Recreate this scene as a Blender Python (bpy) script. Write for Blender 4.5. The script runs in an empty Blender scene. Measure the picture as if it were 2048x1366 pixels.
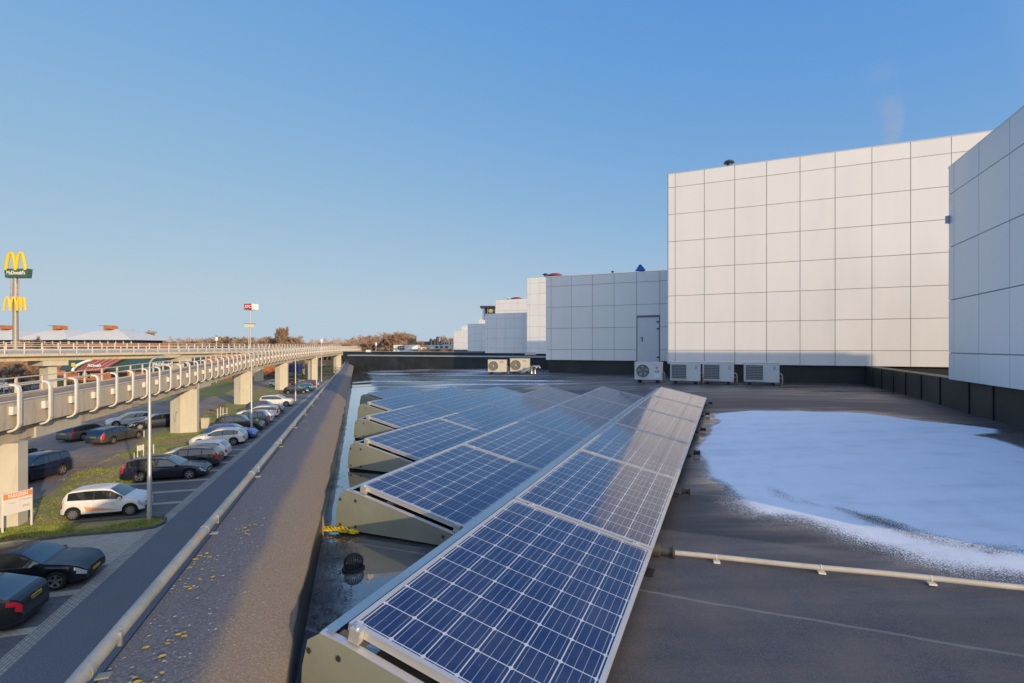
import bpy, bmesh, math, random
from mathutils import Vector, Matrix, noise
random.seed(7)
R = math.radians
F = 993.0; CZ = 8.7; HY = 694.0
SUN_AZ = (0.64, -0.768); SUN_EL = 12.8

# ------------------------------------------------------------ camera, sky, sun, exposure
sc = bpy.context.scene
C = sc.collection
cam_d = bpy.data.cameras.new('camera'); cam = bpy.data.objects.new('camera', cam_d); C.objects.link(cam)
cam.location = (0, 0, CZ); cam.rotation_euler = (R(90), 0, 0)
cam_d.sensor_width = 36; cam_d.lens = 36*F/2048
cam_d.shift_y = (HY-683)/2048
cam_d.clip_start = 0.05; cam_d.clip_end = 6000
sc.camera = cam
w = bpy.data.worlds.new('World'); sc.world = w; w.use_nodes = True
nt = w.node_tree; bg = nt.nodes['Background']
sky = nt.nodes.new('ShaderNodeTexSky'); sky.sky_type = 'NISHITA'; sky.sun_disc = False
sky.sun_elevation = R(SUN_EL); sky.sun_rotation = math.atan2(SUN_AZ[0], SUN_AZ[1])
sky.altitude = 0; sky.air_density = 1.0; sky.dust_density = 0.25; sky.ozone_density = 2.4
FILL_GLOW = (3.5, 3.05, 2.4)
sp = nt.nodes.new('ShaderNodeSeparateColor'); cbn = nt.nodes.new('ShaderNodeCombineColor'); nt.links.new(sky.outputs[0], sp.inputs[0])
def wm(op, a_, b_):
    n_ = nt.nodes.new('ShaderNodeMath'); n_.operation = op
    for s_, v_ in zip(n_.inputs, (a_, b_)):
        if isinstance(v_, (int, float)): s_.default_value = v_
        else: nt.links.new(v_, s_)
    return n_.outputs[0]
for ch, (A_, B_, pw, cap) in enumerate(((1.12, 0.42, 1.3, 2.05), (1.90, 0.59, 1.0, 2.60), (2.90, 0.0, 0.04, 3.05))):   # softer contrast between zenith and horizon
    x_ = wm('POWER', sp.outputs[ch], pw)
    nt.links.new(wm('MINIMUM', wm('DIVIDE', wm('MULTIPLY', x_, A_), wm('ADD', wm('MULTIPLY', x_, B_), 1.0)), cap), cbn.inputs[ch])
# broad warm glow added to fill the shade, on the sun's side of the sky (behind the camera)
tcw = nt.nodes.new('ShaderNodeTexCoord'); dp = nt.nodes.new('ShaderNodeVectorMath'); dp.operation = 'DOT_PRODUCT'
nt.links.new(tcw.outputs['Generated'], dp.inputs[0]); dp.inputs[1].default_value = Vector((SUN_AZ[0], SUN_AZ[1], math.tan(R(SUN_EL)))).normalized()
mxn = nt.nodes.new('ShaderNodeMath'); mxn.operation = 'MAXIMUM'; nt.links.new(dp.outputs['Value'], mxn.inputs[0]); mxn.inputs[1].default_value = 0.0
vs_ = nt.nodes.new('ShaderNodeVectorMath'); vs_.operation = 'SCALE'; vs_.inputs[0].default_value = FILL_GLOW; nt.links.new(mxn.outputs[0], vs_.inputs['Scale'])
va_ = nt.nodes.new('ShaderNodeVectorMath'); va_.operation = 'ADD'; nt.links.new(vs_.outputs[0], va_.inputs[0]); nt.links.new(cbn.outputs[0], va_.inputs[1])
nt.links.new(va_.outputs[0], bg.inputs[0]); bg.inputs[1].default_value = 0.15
sd = bpy.data.lights.new('sun', 'SUN'); sd.energy = 2.6; sd.angle = R(0.5); sd.color = (1.0, 0.74, 0.45)
so = bpy.data.objects.new('sun', sd); C.objects.link(so)
te = math.tan(R(SUN_EL))
so.rotation_euler = Vector((SUN_AZ[0], SUN_AZ[1], te)).to_track_quat('Z', 'Y').to_euler()
so.location = (20, -30, 40)
sc.view_settings.view_transform = 'Standard'; sc.view_settings.look = 'None'
sc.view_settings.gamma = 1; sc.view_settings.exposure = 0.6
sc.render.engine = 'CYCLES'
sc.cycles.max_bounces = 6; sc.cycles.transparent_max_bounces = 12

# ------------------------------------------------------------ coordinates
def LT(L, t, z=0.0):          # L metres left of the camera across the parking, t metres along the parapet; z above ground
    return Vector((-.2957*t - .9553*L, .9553*t - .2957*L, z))
def UV2(u, v, z=0.0):         # grid of the wing buildings and solar rows
    return Vector((.9162*u + .4007*v, -.4007*u + .9162*v, z))
def gp(px, py, z=0.0):        # ground point seen at a pixel of the photo
    Y = (CZ-z)*F/(py-HY); return Vector(((px-1024)/F*Y, Y, z))
def sx(px, Y, z=0.0):
    return Vector(((px-1024)/F*Y, Y, z))
def zat(py, Y): return CZ + (HY-py)*Y/F
RT = CZ-1.5                   # roof level beside the parapet
def roofz(x, y):
    L = -.9553*x - .2957*y
    return RT + .033*min(max(.281-L, 0), 9.0)

def gr(px, py):               # point of the sloping roof deck seen at a pixel
    z = CZ-1.3
    for _ in range(8):
        q = gp(px, py, z); z = roofz(q.x, q.y)
    return q
# ------------------------------------------------------------ materials
MATS = {}
def nodes(name):
    m = bpy.data.materials.new(name); m.use_nodes = True
    return m, m.node_tree, m.node_tree.nodes['Principled BSDF']
def N(t, typ, **kw):
    n = t.nodes.new(typ)
    for k, v in kw.items(): setattr(n, k, v)
    return n
def coord(t, kind='Object'):
    return N(t, 'ShaderNodeTexCoord').outputs[kind]
def noise_n(t, vec, scale, detail=4, rough=.6):
    n = N(t, 'ShaderNodeTexNoise'); n.inputs['Scale'].default_value = scale; n.inputs['Detail'].default_value = detail
    n.inputs['Roughness'].default_value = rough; t.links.new(vec, n.inputs['Vector']); return n.outputs['Fac']
def ramp(t, fac, stops):
    r = N(t, 'ShaderNodeValToRGB'); e = r.color_ramp.elements
    while len(e) < len(stops): e.new(.5)
    for el, (p, c) in zip(e, stops):
        el.position = p; el.color = (*c, 1) if len(c) == 3 else c
    t.links.new(fac, r.inputs[0]); return r.outputs[0]
def mixc(t, fac, a, b, mode='MIX'):
    m = N(t, 'ShaderNodeMix', data_type='RGBA', blend_type=mode)
    for s, v in ((m.inputs[0], fac), (m.inputs[6], a), (m.inputs[7], b)):
        if isinstance(v, (int, float)): s.default_value = v
        elif isinstance(v, tuple): s.default_value = (*v, 1)
        else: t.links.new(v, s)
    return m.outputs[2]
def math_n(t, op, a, b=0.0, c=None):
    m = N(t, 'ShaderNodeMath', operation=op)
    for s, v in zip(m.inputs, (a, b, c)):
        if v is None: continue
        if isinstance(v, (int, float)): s.default_value = v
        else: t.links.new(v, s)
    return m.outputs[0]
def bump(t, p, h, dist=.01, strength=.5):
    b = N(t, 'ShaderNodeBump'); b.inputs['Distance'].default_value = dist; b.inputs['Strength'].default_value = strength
    t.links.new(h, b.inputs['Height']); t.links.new(b.outputs[0], p.inputs['Normal'])
def mat(name, col, rough=.6, metal=0., var=.0, scale=3., bmp=0., coat=0., spec=.5, bscale=None, grime=None):
    if name in MATS: return MATS[name]
    m, t, p = nodes(name)
    p.inputs['Roughness'].default_value = rough; p.inputs['Metallic'].default_value = metal
    p.inputs['Coat Weight'].default_value = coat; p.inputs['Coat Roughness'].default_value = .04
    p.inputs['Specular IOR Level'].default_value = spec
    co = coord(t)
    if var:
        f = noise_n(t, co, scale, 5)
        lo = tuple(c*(1-var) for c in col); hi = tuple(min(1, c*(1+var)) for c in col)
        cc = ramp(t, f, [(.3, lo), (.7, hi)])
        if grime:
            g = noise_n(t, co, scale*.35, 6, .7)
            cc = mixc(t, ramp(t, g, [(.5, (0, 0, 0)), (.68, (1, 1, 1))]), cc, grime)
        t.links.new(cc, p.inputs['Base Color'])
    else: p.inputs['Base Color'].default_value = (*col, 1)
    if bmp: bump(t, p, noise_n(t, co, bscale or scale*6, 3), .01, bmp)
    MATS[name] = m; return m

# ------------------------------------------------------------ mesh helpers
class MB:
    def __init__(s): s.v = []; s.f = []; s.mi = []; s.uv = []
    def face(s, pts, mi=0, uv=None):
        b = len(s.v); s.v += [tuple(p) for p in pts]; s.f.append(tuple(range(b, b+len(pts)))); s.mi.append(mi)
        s.uv.append(uv)
    def box(s, o, ax, ay, az, mi=0):       # corner + 3 edge vectors
        o, ax, ay, az = map(Vector, (o, ax, ay, az))
        b = len(s.v)
        for k in range(8): s.v.append(tuple(o + ax*(k & 1) + ay*((k >> 1) & 1) + az*((k >> 2) & 1)))
        fl = [(0, 2, 3, 1), (4, 5, 7, 6), (0, 1, 5, 4), (2, 6, 7, 3), (0, 4, 6, 2), (1, 3, 7, 5)]
        if ax.cross(ay).dot(az) < 0: fl = [f[::-1] for f in fl]
        for f in fl: s.f.append(tuple(b+i for i in f)); s.mi.append(mi); s.uv.append(None)
    def cbox(s, c, sx_, sy_, sz_, rz=0, mi=0):
        c = Vector(c); a = Vector((math.cos(rz), math.sin(rz), 0)); b = Vector((-a.y, a.x, 0))
        s.box(c - a*sx_/2 - b*sy_/2 - Vector((0, 0, sz_/2)), a*sx_, b*sy_, Vector((0, 0, sz_)), mi)
    def prism(s, poly, d, mi=0):            # polygon (list of 3D pts) extruded by vector d
        poly = [Vector(p) for p in poly]; d = Vector(d); n = len(poly)
        nrm = Vector((0, 0, 0))
        for i in range(n): nrm += poly[i].cross(poly[(i+1) % n])
        if nrm.dot(d) > 0: poly.reverse()
        b = len(s.v)
        s.v += [tuple(p) for p in poly] + [tuple(p+d) for p in poly]
        s.f.append(tuple(range(b, b+n))); s.f.append(tuple(range(b+2*n-1, b+n-1, -1))); s.mi += [mi]*2; s.uv += [None]*2
        for i in range(n):
            j = (i+1) % n; s.f.append((b+j, b+i, b+n+i, b+n+j)); s.mi.append(mi); s.uv.append(None)
    def tube(s, pts, r, n=8, mi=0, caps=True):
        pts = [Vector(p) for p in pts]; b = len(s.v); m = len(pts)
        rs = r if isinstance(r, (list, tuple)) else [r]*m
        up = Vector((0, 0, 1))
        for i, p in enumerate(pts):
            d = (pts[min(i+1, m-1)] - pts[max(i-1, 0)]).normalized()
            if i == 0: side = d.cross(up) if abs(d.z) < .95 else d.cross(Vector((1, 0, 0)))
            side = (side - d*side.dot(d)).normalized(); nn = side.cross(d)
            for k in range(n):
                a = 2*math.pi*k/n; s.v.append(tuple(p + (side*math.cos(a) + nn*math.sin(a))*rs[i]))
        for i in range(m-1):
            for k in range(n):
                k2 = (k+1) % n
                s.f.append((b+i*n+k, b+i*n+k2, b+(i+1)*n+k2, b+(i+1)*n+k)); s.mi.append(mi); s.uv.append(None)
        if caps:
            s.f.append(tuple(b+k for k in range(n-1, -1, -1))); s.f.append(tuple(b+(m-1)*n+k for k in range(n)))
            s.mi += [mi]*2; s.uv += [None]*2
    def loft(s, secs, mi=0, closed=False, uvs=None):  # list of point lists
        n = len(secs[0]); b = len(s.v)
        for q in secs: s.v += [tuple(p) for p in q]
        for i in range(len(secs)-1):
            for k in range(n if closed else n-1):
                k2 = (k+1) % n
                s.f.append((b+i*n+k, b+i*n+k2, b+(i+1)*n+k2, b+(i+1)*n+k)); s.mi.append(mi)
                s.uv.append(None)
    def disc(s, c, nrm, r, n=16, mi=0):
        c = Vector(c); nrm = Vector(nrm).normalized(); a = nrm.orthogonal().normalized(); b2 = nrm.cross(a)
        s.face([c + a*r*math.cos(2*math.pi*k/n) + b2*r*math.sin(2*math.pi*k/n) for k in range(n)], mi)
    def build(s, name, m, parent=None, smooth=False, merge=False, bevel=0, **tags):
        me = bpy.data.meshes.new(name); me.from_pydata(s.v, [], s.f)
        for x in (m if isinstance(m, (list, tuple)) else [m]): me.materials.append(x)
        me.polygons.foreach_set('material_index', s.mi)
        if any(u is not None for u in s.uv):
            ul = me.uv_layers.new(name='UVMap')
            for p, u in zip(me.polygons, s.uv):
                if u is None: continue
                for li, c in zip(p.loop_indices, u): ul.data[li].uv = c
        if merge or bevel:
            bm = bmesh.new(); bm.from_mesh(me)
            if merge: bmesh.ops.remove_doubles(bm, verts=bm.verts, dist=.0005)
            if bevel:
                es = [e for e in bm.edges if len(e.link_faces) == 2 and e.calc_face_angle(0) > .5]
                bmesh.ops.bevel(bm, geom=es, offset=bevel, segments=2, affect='EDGES', clamp_overlap=True)
            bm.to_mesh(me); bm.free()
        if smooth:
            me.polygons.foreach_set('use_smooth', [True]*len(me.polygons))
            try: me.set_sharp_from_angle(angle=R(38))
            except Exception: pass
        me.update()
        o = bpy.data.objects.new(name, me); C.objects.link(o)
        if parent is not None:
            o.parent = parent; o.matrix_parent_inverse = Matrix.Translation(-parent.location) if parent.rotation_euler[2] == 0 else parent_inv(parent)
        for k, v in tags.items(): o[k] = v
        return o
def parent_inv(p):
    return (Matrix.Translation(p.location) @ Matrix.Rotation(p.rotation_euler[2], 4, 'Z')).inverted()
def thing(name, label, cat, loc=(0, 0, 0), group=None):
    o = bpy.data.objects.new(name, None); C.objects.link(o); o.location = loc
    o.empty_display_size = .2
    o['label'] = label; o['category'] = cat
    if group: o['group'] = group
    return o
def tag(o, label, cat, group=None):
    o['label'] = label; o['category'] = cat
    if group: o['group'] = group
    return o
def copy_tree(o, parent=None):
    c = o.copy(); C.objects.link(c)
    if parent is not None:
        mi = o.matrix_parent_inverse.copy(); c.parent = parent; c.matrix_parent_inverse = mi
    for ch in list(o.children): copy_tree(ch, c)
    return c
def text(name, body, size, m, origin, xdir, updir, parent, extr=.01, shear=0, align='CENTER', bold=0., xs=1.0):
    cu = bpy.data.curves.new(name, 'FONT'); cu.body = body; cu.size = size; cu.extrude = extr; cu.shear = shear
    cu.align_x = align; cu.align_y = 'CENTER'; cu.offset = bold
    tmp = bpy.data.objects.new('tmp', cu); C.objects.link(tmp)
    dg = bpy.context.evaluated_depsgraph_get()
    me = bpy.data.meshes.new_from_object(tmp.evaluated_get(dg)); bpy.data.objects.remove(tmp)
    me.name = name; me.materials.clear(); me.materials.append(m)
    x = Vector(xdir).normalized(); y = Vector(updir).normalized(); z = x.cross(y)
    mt = Matrix(((x.x*xs, y.x, z.x, origin[0]), (x.y*xs, y.y, z.y, origin[1]), (x.z*xs, y.z, z.z, origin[2]), (0, 0, 0, 1)))
    me.transform(mt)
    o = bpy.data.objects.new(name, me); C.objects.link(o)
    if parent is not None: o.parent = parent; o.matrix_parent_inverse = parent_inv(parent)
    return o

# ------------------------------------------------------------ ground sheets
def uvmap_mat(name, fn):
    m, t, p = nodes(name); uv = coord(t, 'UV'); fn(t, p, uv); return m
def f_asphalt(t, p, uv):
    n1 = noise_n(t, uv, 24, 3, .75); n2 = noise_n(t, uv, .35, 6, .65); n3 = noise_n(t, uv, 60, 2)
    c = ramp(t, n1, [(.3, (.065, .071, .08)), (.62, (.18, .19, .205)), (.72, (.38, .39, .40))])
    c = mixc(t, ramp(t, n2, [(.35, (0, 0, 0)), (.75, (.6, .6, .6))]), c, (.12, .118, .12))
    t.links.new(c, p.inputs['Base Color']); p.inputs['Roughness'].default_value = .8; bump(t, p, n3, .006, .6)
def brick_fn(ca, cb, mortar, w_=.21, h_=.105, rot=0):
    def fn(t, p, uv):
        mp = N(t, 'ShaderNodeMapping'); mp.inputs['Rotation'].default_value[2] = rot; t.links.new(uv, mp.inputs[0])
        b = N(t, 'ShaderNodeTexBrick'); t.links.new(mp.outputs[0], b.inputs['Vector'])
        b.inputs['Color1'].default_value = (*ca, 1); b.inputs['Color2'].default_value = (*cb, 1); b.inputs['Mortar'].default_value = (*mortar, 1)
        b.inputs['Scale'].default_value = 1; b.inputs['Brick Width'].default_value = w_; b.inputs['Row Height'].default_value = h_
        b.inputs['Mortar Size'].default_value = .012; b.inputs['Mortar Smooth'].default_value = .3
        n = noise_n(t, uv, .7, 6, .7)
        c = mixc(t, ramp(t, n, [(.35, (0, 0, 0)), (.7, (.55, .55, .55))]), b.outputs[0], tuple(x*.6 for x in ca))
        t.links.new(c, p.inputs['Base Color']); p.inputs['Roughness'].default_value = .85
        bump(t, p, b.outputs['Fac'], -.004, .5)
    return fn
def f_grass(t, p, uv):
    n1 = noise_n(t, uv, .35, 7, .7); n2 = noise_n(t, uv, 9, 5, .8); n3 = noise_n(t, uv, 3, 6, .7)
    g = ramp(t, n2, [(.3, (.12, .15, .025)), (.7, (.36, .37, .08))])
    d = ramp(t, n3, [(.3, (.26, .17, .07)), (.7, (.48, .34, .18))])
    c = mixc(t, ramp(t, n1, [(.46, (0, 0, 0)), (.6, (1, 1, 1))]), g, d)
    t.links.new(c, p.inputs['Base Color']); p.inputs['Roughness'].default_value = .95; bump(t, p, n2, .05, .8)
def f_lot(t, p, uv):
    n1 = noise_n(t, uv, .22, 8, .7); n2 = noise_n(t, uv, 14, 4, .8); n3 = noise_n(t, uv, 2.2, 8, .8)
    a = ramp(t, n2, [(.3, (.11, .10, .10)), (.7, (.26, .23, .21))])
    b = ramp(t, n3, [(.35, (.20, .14, .10)), (.65, (.40, .29, .20))])
    c = mixc(t, ramp(t, n1, [(.42, (0, 0, 0)), (.58, (1, 1, 1))]), a, b)
    t.links.new(c, p.inputs['Base Color']); p.inputs['Roughness'].default_value = .9; bump(t, p, n2, .01, .5)
def f_land(t, p, uv):
    n1 = noise_n(t, uv, .03, 8, .7); n2 = noise_n(t, uv, 1.1, 6, .8)
    a = ramp(t, n2, [(.3, (.05, .07, .02)), (.7, (.12, .13, .05))])
    c = mixc(t, ramp(t, n1, [(.45, (0, 0, 0)), (.55, (1, 1, 1))]), a, (.16, .12, .08))
    t.links.new(c, p.inputs['Base Color']); p.inputs['Roughness'].default_value = .95
M_ASPH = uvmap_mat('asphalt', f_asphalt)
M_BAY = uvmap_mat('bay_pavers', brick_fn((.13, .135, .138), (.18, .183, .185), (.07, .07, .07)))
M_LIGHTP = uvmap_mat('light_pavers', brick_fn((.43, .405, .32), (.54, .50, .39), (.19, .18, .15)))
M_GUT = uvmap_mat('gutter_pavers', brick_fn((.36, .34, .28), (.46, .43, .35), (.08, .08, .07), rot=R(90)))
M_GRASS = uvmap_mat('grass', f_grass); M_LOT = uvmap_mat('lot_surface', f_lot); M_LAND = uvmap_mat('land', f_land)
def sheet(name, pts, z, m, th=None, **tags):
    b = MB(); top = [LT(L, t, z) for L, t in pts]
    # orient up
    a = sum((top[i].x*top[(i+1) % len(top)].y - top[(i+1) % len(top)].x*top[i].y) for i in range(len(top)))
    uv = list(pts)
    if a < 0: top.reverse(); uv.reverse()
    b.face(top, 0, uv)
    if th:
        n = len(top)
        for i in range(n):
            j = (i+1) % n; d = Vector((0, 0, -th))
            b.face([top[i], top[i]+d, top[j]+d, top[j]], 0, [uv[i]]*4)
    t_ = dict(kind='structure'); t_.update(tags)
    return b.build(name, m, **t_)
ET = [(-30, 9.0), (30, 9.02), (44, 8.86), (105, 7.9), (140, 7.3)]
def edge(t):
    for (a, x), (b, y) in zip(ET, ET[1:]):
        if t <= b: return x+(y-x)*(t-a)/(b-a)
    return ET[-1][1]
b = MB(); S = 3000
for (x0, x1, y0, y1) in [(-S, S, -S, S)]:
    b.face([(x0, y0, 0), (x1, y0, 0), (x1, y1, 0), (x0, y1, 0)], 0, [(x0, y0), (x1, y0), (x1, y1), (x0, y1)])
b.build('ground', M_LAND, kind='structure')
ts = [-30, 30, 44, 105, 140]
sheet('road', [(.5, -30), (.5, 140)] + [(edge(t), t) for t in reversed(ts)], .008, M_ASPH)
sheet('gutter', [(edge(t)-.01, t) for t in ts] + [(edge(t)+.5, t) for t in reversed(ts)], .012, M_GUT)
sheet('parking_lot', [(17.5, -30), (17.5, 150), (31, 150), (31, -30)], .004, M_LOT)
sheet('path', [(14.5, 42.0), (14.5, 45.5), (22, 47.5), (22, 44.2)], .034, mat('sandy_path', (.27, .2, .13), .95, var=.25, scale=2, bmp=.4))
# grass verge with island
gl = [(14.9, 27.3), (12.6, 27.75), (9.9, 27.65), (9.35, 27.85), (9.12, 28.4), (9.3, 29.1), (10.0, 29.6), (13.4, 29.75)]
far_in = [(edge(t)+4.9, t) for t in (32, 44, 60, 80, 110, 140)]
outer = [(13.5, 140), (20.0, 118), (19.5, 92), (19.3, 80), (18.8, 70), (19.6, 62), (19.6, 56), (18.2, 48), (18.6, 42), (17.4, 36), (16.8, 30), (16.6, 26)]
sheet('grass_verge', gl + far_in + outer, .03, M_GRASS)
sheet('far_grass', [(22, 96), (31, 92), (46, 150), (24, 150)], .02, M_GRASS)
KM = mat('kerb_concrete', (.10, .10, .09), .9, var=.3, scale=4, bmp=.3)
b = MB()
kp = [(17.5, 26.3)] + gl
kpts = [LT(L, t) for L, t in kp]
def offs(pts, d):
    out = []
    for i, p in enumerate(pts):
        a = pts[max(i-1, 0)]; c = pts[min(i+1, len(pts)-1)]; dr = (c-a).normalized(); out.append(p + Vector((-dr.y, dr.x, 0))*d)
    return out
ka, kb = offs(kpts, .07), offs(kpts, -.07)
up = Vector((0, 0, .12))
b.loft([[a, a+up, c+up, c] for a, c in zip(ka, kb)])
b.build('kerb', KM, kind='structure')
# parking bays: dark pavers with light dividing bands
bt = []
def bays(t0, n, step=2.5, name='parking_bays'):
    bb, lb = MB(), MB()
    for i in range(n):
        a, c = t0+i*step, t0+(i+1)*step
        e0, e1 = edge(a)+.5, edge(c)+.5
        bb.face([LT(e0, a+.2, .01), LT(e1, c-.2, .01), LT(e1+4.7, c-.2, .01), LT(e0+4.7, a+.2, .01)], 0, [(e0, a), (e1, c), (e1+4.7, c), (e0+4.7, a)])
        lb.face([LT(e1, c-.2, .011), LT(e1, c+.2, .011), LT(e1+4.7, c+.2, .011), LT(e1+4.7, c-.2, .011)], 0, [(e1, c-.2), (e1, c+.2), (e1+4.7, c+.2), (e1+4.7, c-.2)])
    bb.build(name, M_BAY, kind='structure'); lb.build('bay_line', M_LIGHTP, kind='structure')
bays(29.6, 42); bays(13.9, 4)
sheet('parking_apron', [(edge(25)+.5, 23.8), (edge(25)+.5, 28.6), (13, 28.2), (16.9, 27.2), (16.9, 23.8)], .0105, M_LIGHTP)
sheet('apron_margin', [(14.2, 10), (14.2, 24), (17.4, 24), (17.4, 10)], .009, M_LIGHTP)
# grass blades
b = MB()
GB = mat('grass_blade', (.24, .27, .05), .9, var=.4, scale=1.5)
for i in range(26000):
    if random.random() < .35: L = random.uniform(9.4, 16.5); t = random.uniform(27.5, 29.9)
    else: L = random.uniform(13.8, 18.6); t = random.uniform(27, 72)
    if L < 13.6 and not (27.9 < t < 29.5): continue
    if 27 <= t < 30 and t < 27.9 and L < 15: continue
    n_ = noise.noise(Vector((L*.35, t*.35, 0)))
    if n_ > .12: continue
    p = LT(L, t, .03); a = random.uniform(0, 6.28); h = random.uniform(.03, .09)
    d = Vector((math.cos(a), math.sin(a), 0))*.02
    b.face([p-d, p+d, p+Vector((random.uniform(-.03, .03), random.uniform(-.03, .03), h))])
b.build('grass', GB, kind='stuff')
# fallen leaves on the verge
b = MB()
for i in range(2500):
    L = random.gauss(17, 2); t = random.uniform(27, 100)
    if L < 14 or L > 21: continue
    p = LT(L, t, .04); a = random.uniform(0, 6.28); r = random.uniform(.03, .07)
    b.face([p + Vector((math.cos(a+k*1.57)*r, math.sin(a+k*1.57)*r, random.uniform(0, .02))) for k in range(4)])
b.build('fallen_leaves', mat('dry_leaf', (.2, .11, .045), .9, var=.4, scale=2), kind='stuff')

# ------------------------------------------------------------ the mall roof
def roof_mat():
    m, t, p = nodes('bitumen_roof'); co = coord(t, 'Object')
    fr = N(t, 'ShaderNodeAttribute', attribute_name='frost').outputs['Fac']
    ed = N(t, 'ShaderNodeAttribute', attribute_name='wet').outputs['Fac']
    mp = N(t, 'ShaderNodeMapping'); mp.inputs['Rotation'].default_value[2] = R(23.6); mp.inputs['Scale'].default_value = (.35, 2.6, 1); t.links.new(co, mp.inputs[0])
    fine = noise_n(t, co, 110, 3, .8); mid = noise_n(t, co, 2.3, 6, .65); streak = noise_n(t, mp.outputs[0], 1.0, 5, .65)
    speck = noise_n(t, co, 260, 1, .5)
    base = ramp(t, fine, [(.3, (.024, .026, .034)), (.65, (.075, .079, .092)), (.78, (.17, .175, .19))])
    base = mixc(t, ramp(t, mid, [(.38, (0, 0, 0)), (.66, (.65, .65, .65))]), base, (.10, .088, .078))
    base = mixc(t, ramp(t, speck, [(.76, (0, 0, 0)), (.8, (1, 1, 1))]), base, (.45, .43, .4))
    # seams between membrane strips every 1 m, across the rows
    sep = N(t, 'ShaderNodeSeparateXYZ'); mp2 = N(t, 'ShaderNodeMapping'); mp2.inputs['Rotation'].default_value[2] = R(23.6); t.links.new(co, mp2.inputs[0]); t.links.new(mp2.outputs[0], sep.inputs[0])
    y = math_n(t, 'ADD', sep.outputs[1], math_n(t, 'MULTIPLY', mid, .05))
    fr1 = math_n(t, 'FRACT', y); seam = math_n(t, 'LESS_THAN', fr1, .022)
    base = mixc(t, math_n(t, 'MULTIPLY', seam, .75), base, (.15, .15, .155))
    wn_ = N(t, 'ShaderNodeTexWhiteNoise', noise_dimensions='1D'); t.links.new(math_n(t, 'FLOOR', y), wn_.inputs['W'])
    tone = math_n(t, 'ADD', wn_.outputs['Value'], math_n(t, 'MULTIPLY', math_n(t, 'SUBTRACT', streak, .5), 1.6))
    base = mixc(t, 1.0, base, ramp(t, tone, [(.1, (.55, .56, .6)), (.5, (.95, .93, .92)), (.95, (1.5, 1.42, 1.34))]), 'MULTIPLY')
    # frost
    g = math_n(t, 'ADD', fr, math_n(t, 'MULTIPLY', math_n(t, 'SUBTRACT', fine, .5), math_n(t, 'MULTIPLY', math_n(t, 'SUBTRACT', 1.12, fr), 2.8)))
    g = math_n(t, 'ADD', g, math_n(t, 'MULTIPLY', math_n(t, 'SUBTRACT', mid, .5), .35))
    fm = ramp(t, g, [(.42, (0, 0, 0)), (.62, (1, 1, 1))])
    fm = math_n(t, 'MULTIPLY', fm, ramp(t, fr, [(.02, (0, 0, 0)), (.1, (1, 1, 1))]))
    frc = ramp(t, mixc(t, .5, streak, mid), [(.3, (.66, .69, .74)), (.5, (.86, .88, .9)), (.7, (.93, .93, .94))])
    c = mixc(t, fm, base, frc)
    t.links.new(c, p.inputs['Base Color'])
    wet = math_n(t, 'ADD', ed, math_n(t, 'MULTIPLY', math_n(t, 'SUBTRACT', streak, .52), 1.1))
    r = ramp(t, wet, [(.1, (.62, .62, .62)), (.42, (.2, .2, .2)), (.62, (.03, .03, .03))])
    rr = mixc(t, fm, r, (.75, .75, .75))
    t.links.new(rr, p.inputs['Roughness']); p.inputs['Specular IOR Level'].default_value = .5
    t.links.new(ramp(t, wet, [(.4, (.5, .5, .5)), (.62, (1, 1, 1))]), p.inputs['Specular IOR Level'])
    t.links.new(ramp(t, wet, [(.45, (0, 0, 0)), (.62, (1, 1, 1))]), p.inputs['Coat Weight']); p.inputs['Coat IOR'].default_value = 1.75; p.inputs['Coat Roughness'].default_value = .03
    bs = N(t, 'ShaderNodeBump'); bs.inputs['Distance'].default_value = .004
    t.links.new(ramp(t, wet, [(.15, (.7, .7, .7)), (.6, (.0, .0, .0))]), bs.inputs['Strength'])
    t.links.new(math_n(t, 'ADD', fine, math_n(t, 'MULTIPLY', seam, .8)), bs.inputs['Height']); t.links.new(bs.outputs[0], p.inputs['Normal'])
    return m
FROST = [(1432, 826), (1500, 821), (1600, 822), (1700, 824), (1780, 832), (1850, 842), (1920, 850), (1985, 858), (1985, 868), (1950, 872), (2005, 880), (2060, 902), (2150, 935), (2300, 1000), (2500, 1100), (2500, 1280), (2200, 1205), (2048, 1158), (1900, 1124), (1760, 1088), (1640, 1056), (1540, 1030), (1470, 1002), (1432, 950), (1412, 900), (1418, 850)]
FP = []
for px, py in FROST:
    q = gr(px, py); FP.append((q.x, q.y))
def sdist(x, y, poly):
    ins = False; dm = 1e9; n = len(poly)
    for i in range(n):
        x1, y1 = poly[i]; x2, y2 = poly[(i+1) % n]
        if (y1 > y) != (y2 > y) and x < (x2-x1)*(y-y1)/(y2-y1)+x1: ins = not ins
        dx, dy = x2-x1, y2-y1; k = max(0, min(1, ((x-x1)*dx+(y-y1)*dy)/(dx*dx+dy*dy)))
        dm = min(dm, math.hypot(x-x1-k*dx, y-y1-k*dy))
    return dm if ins else -dm
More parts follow.
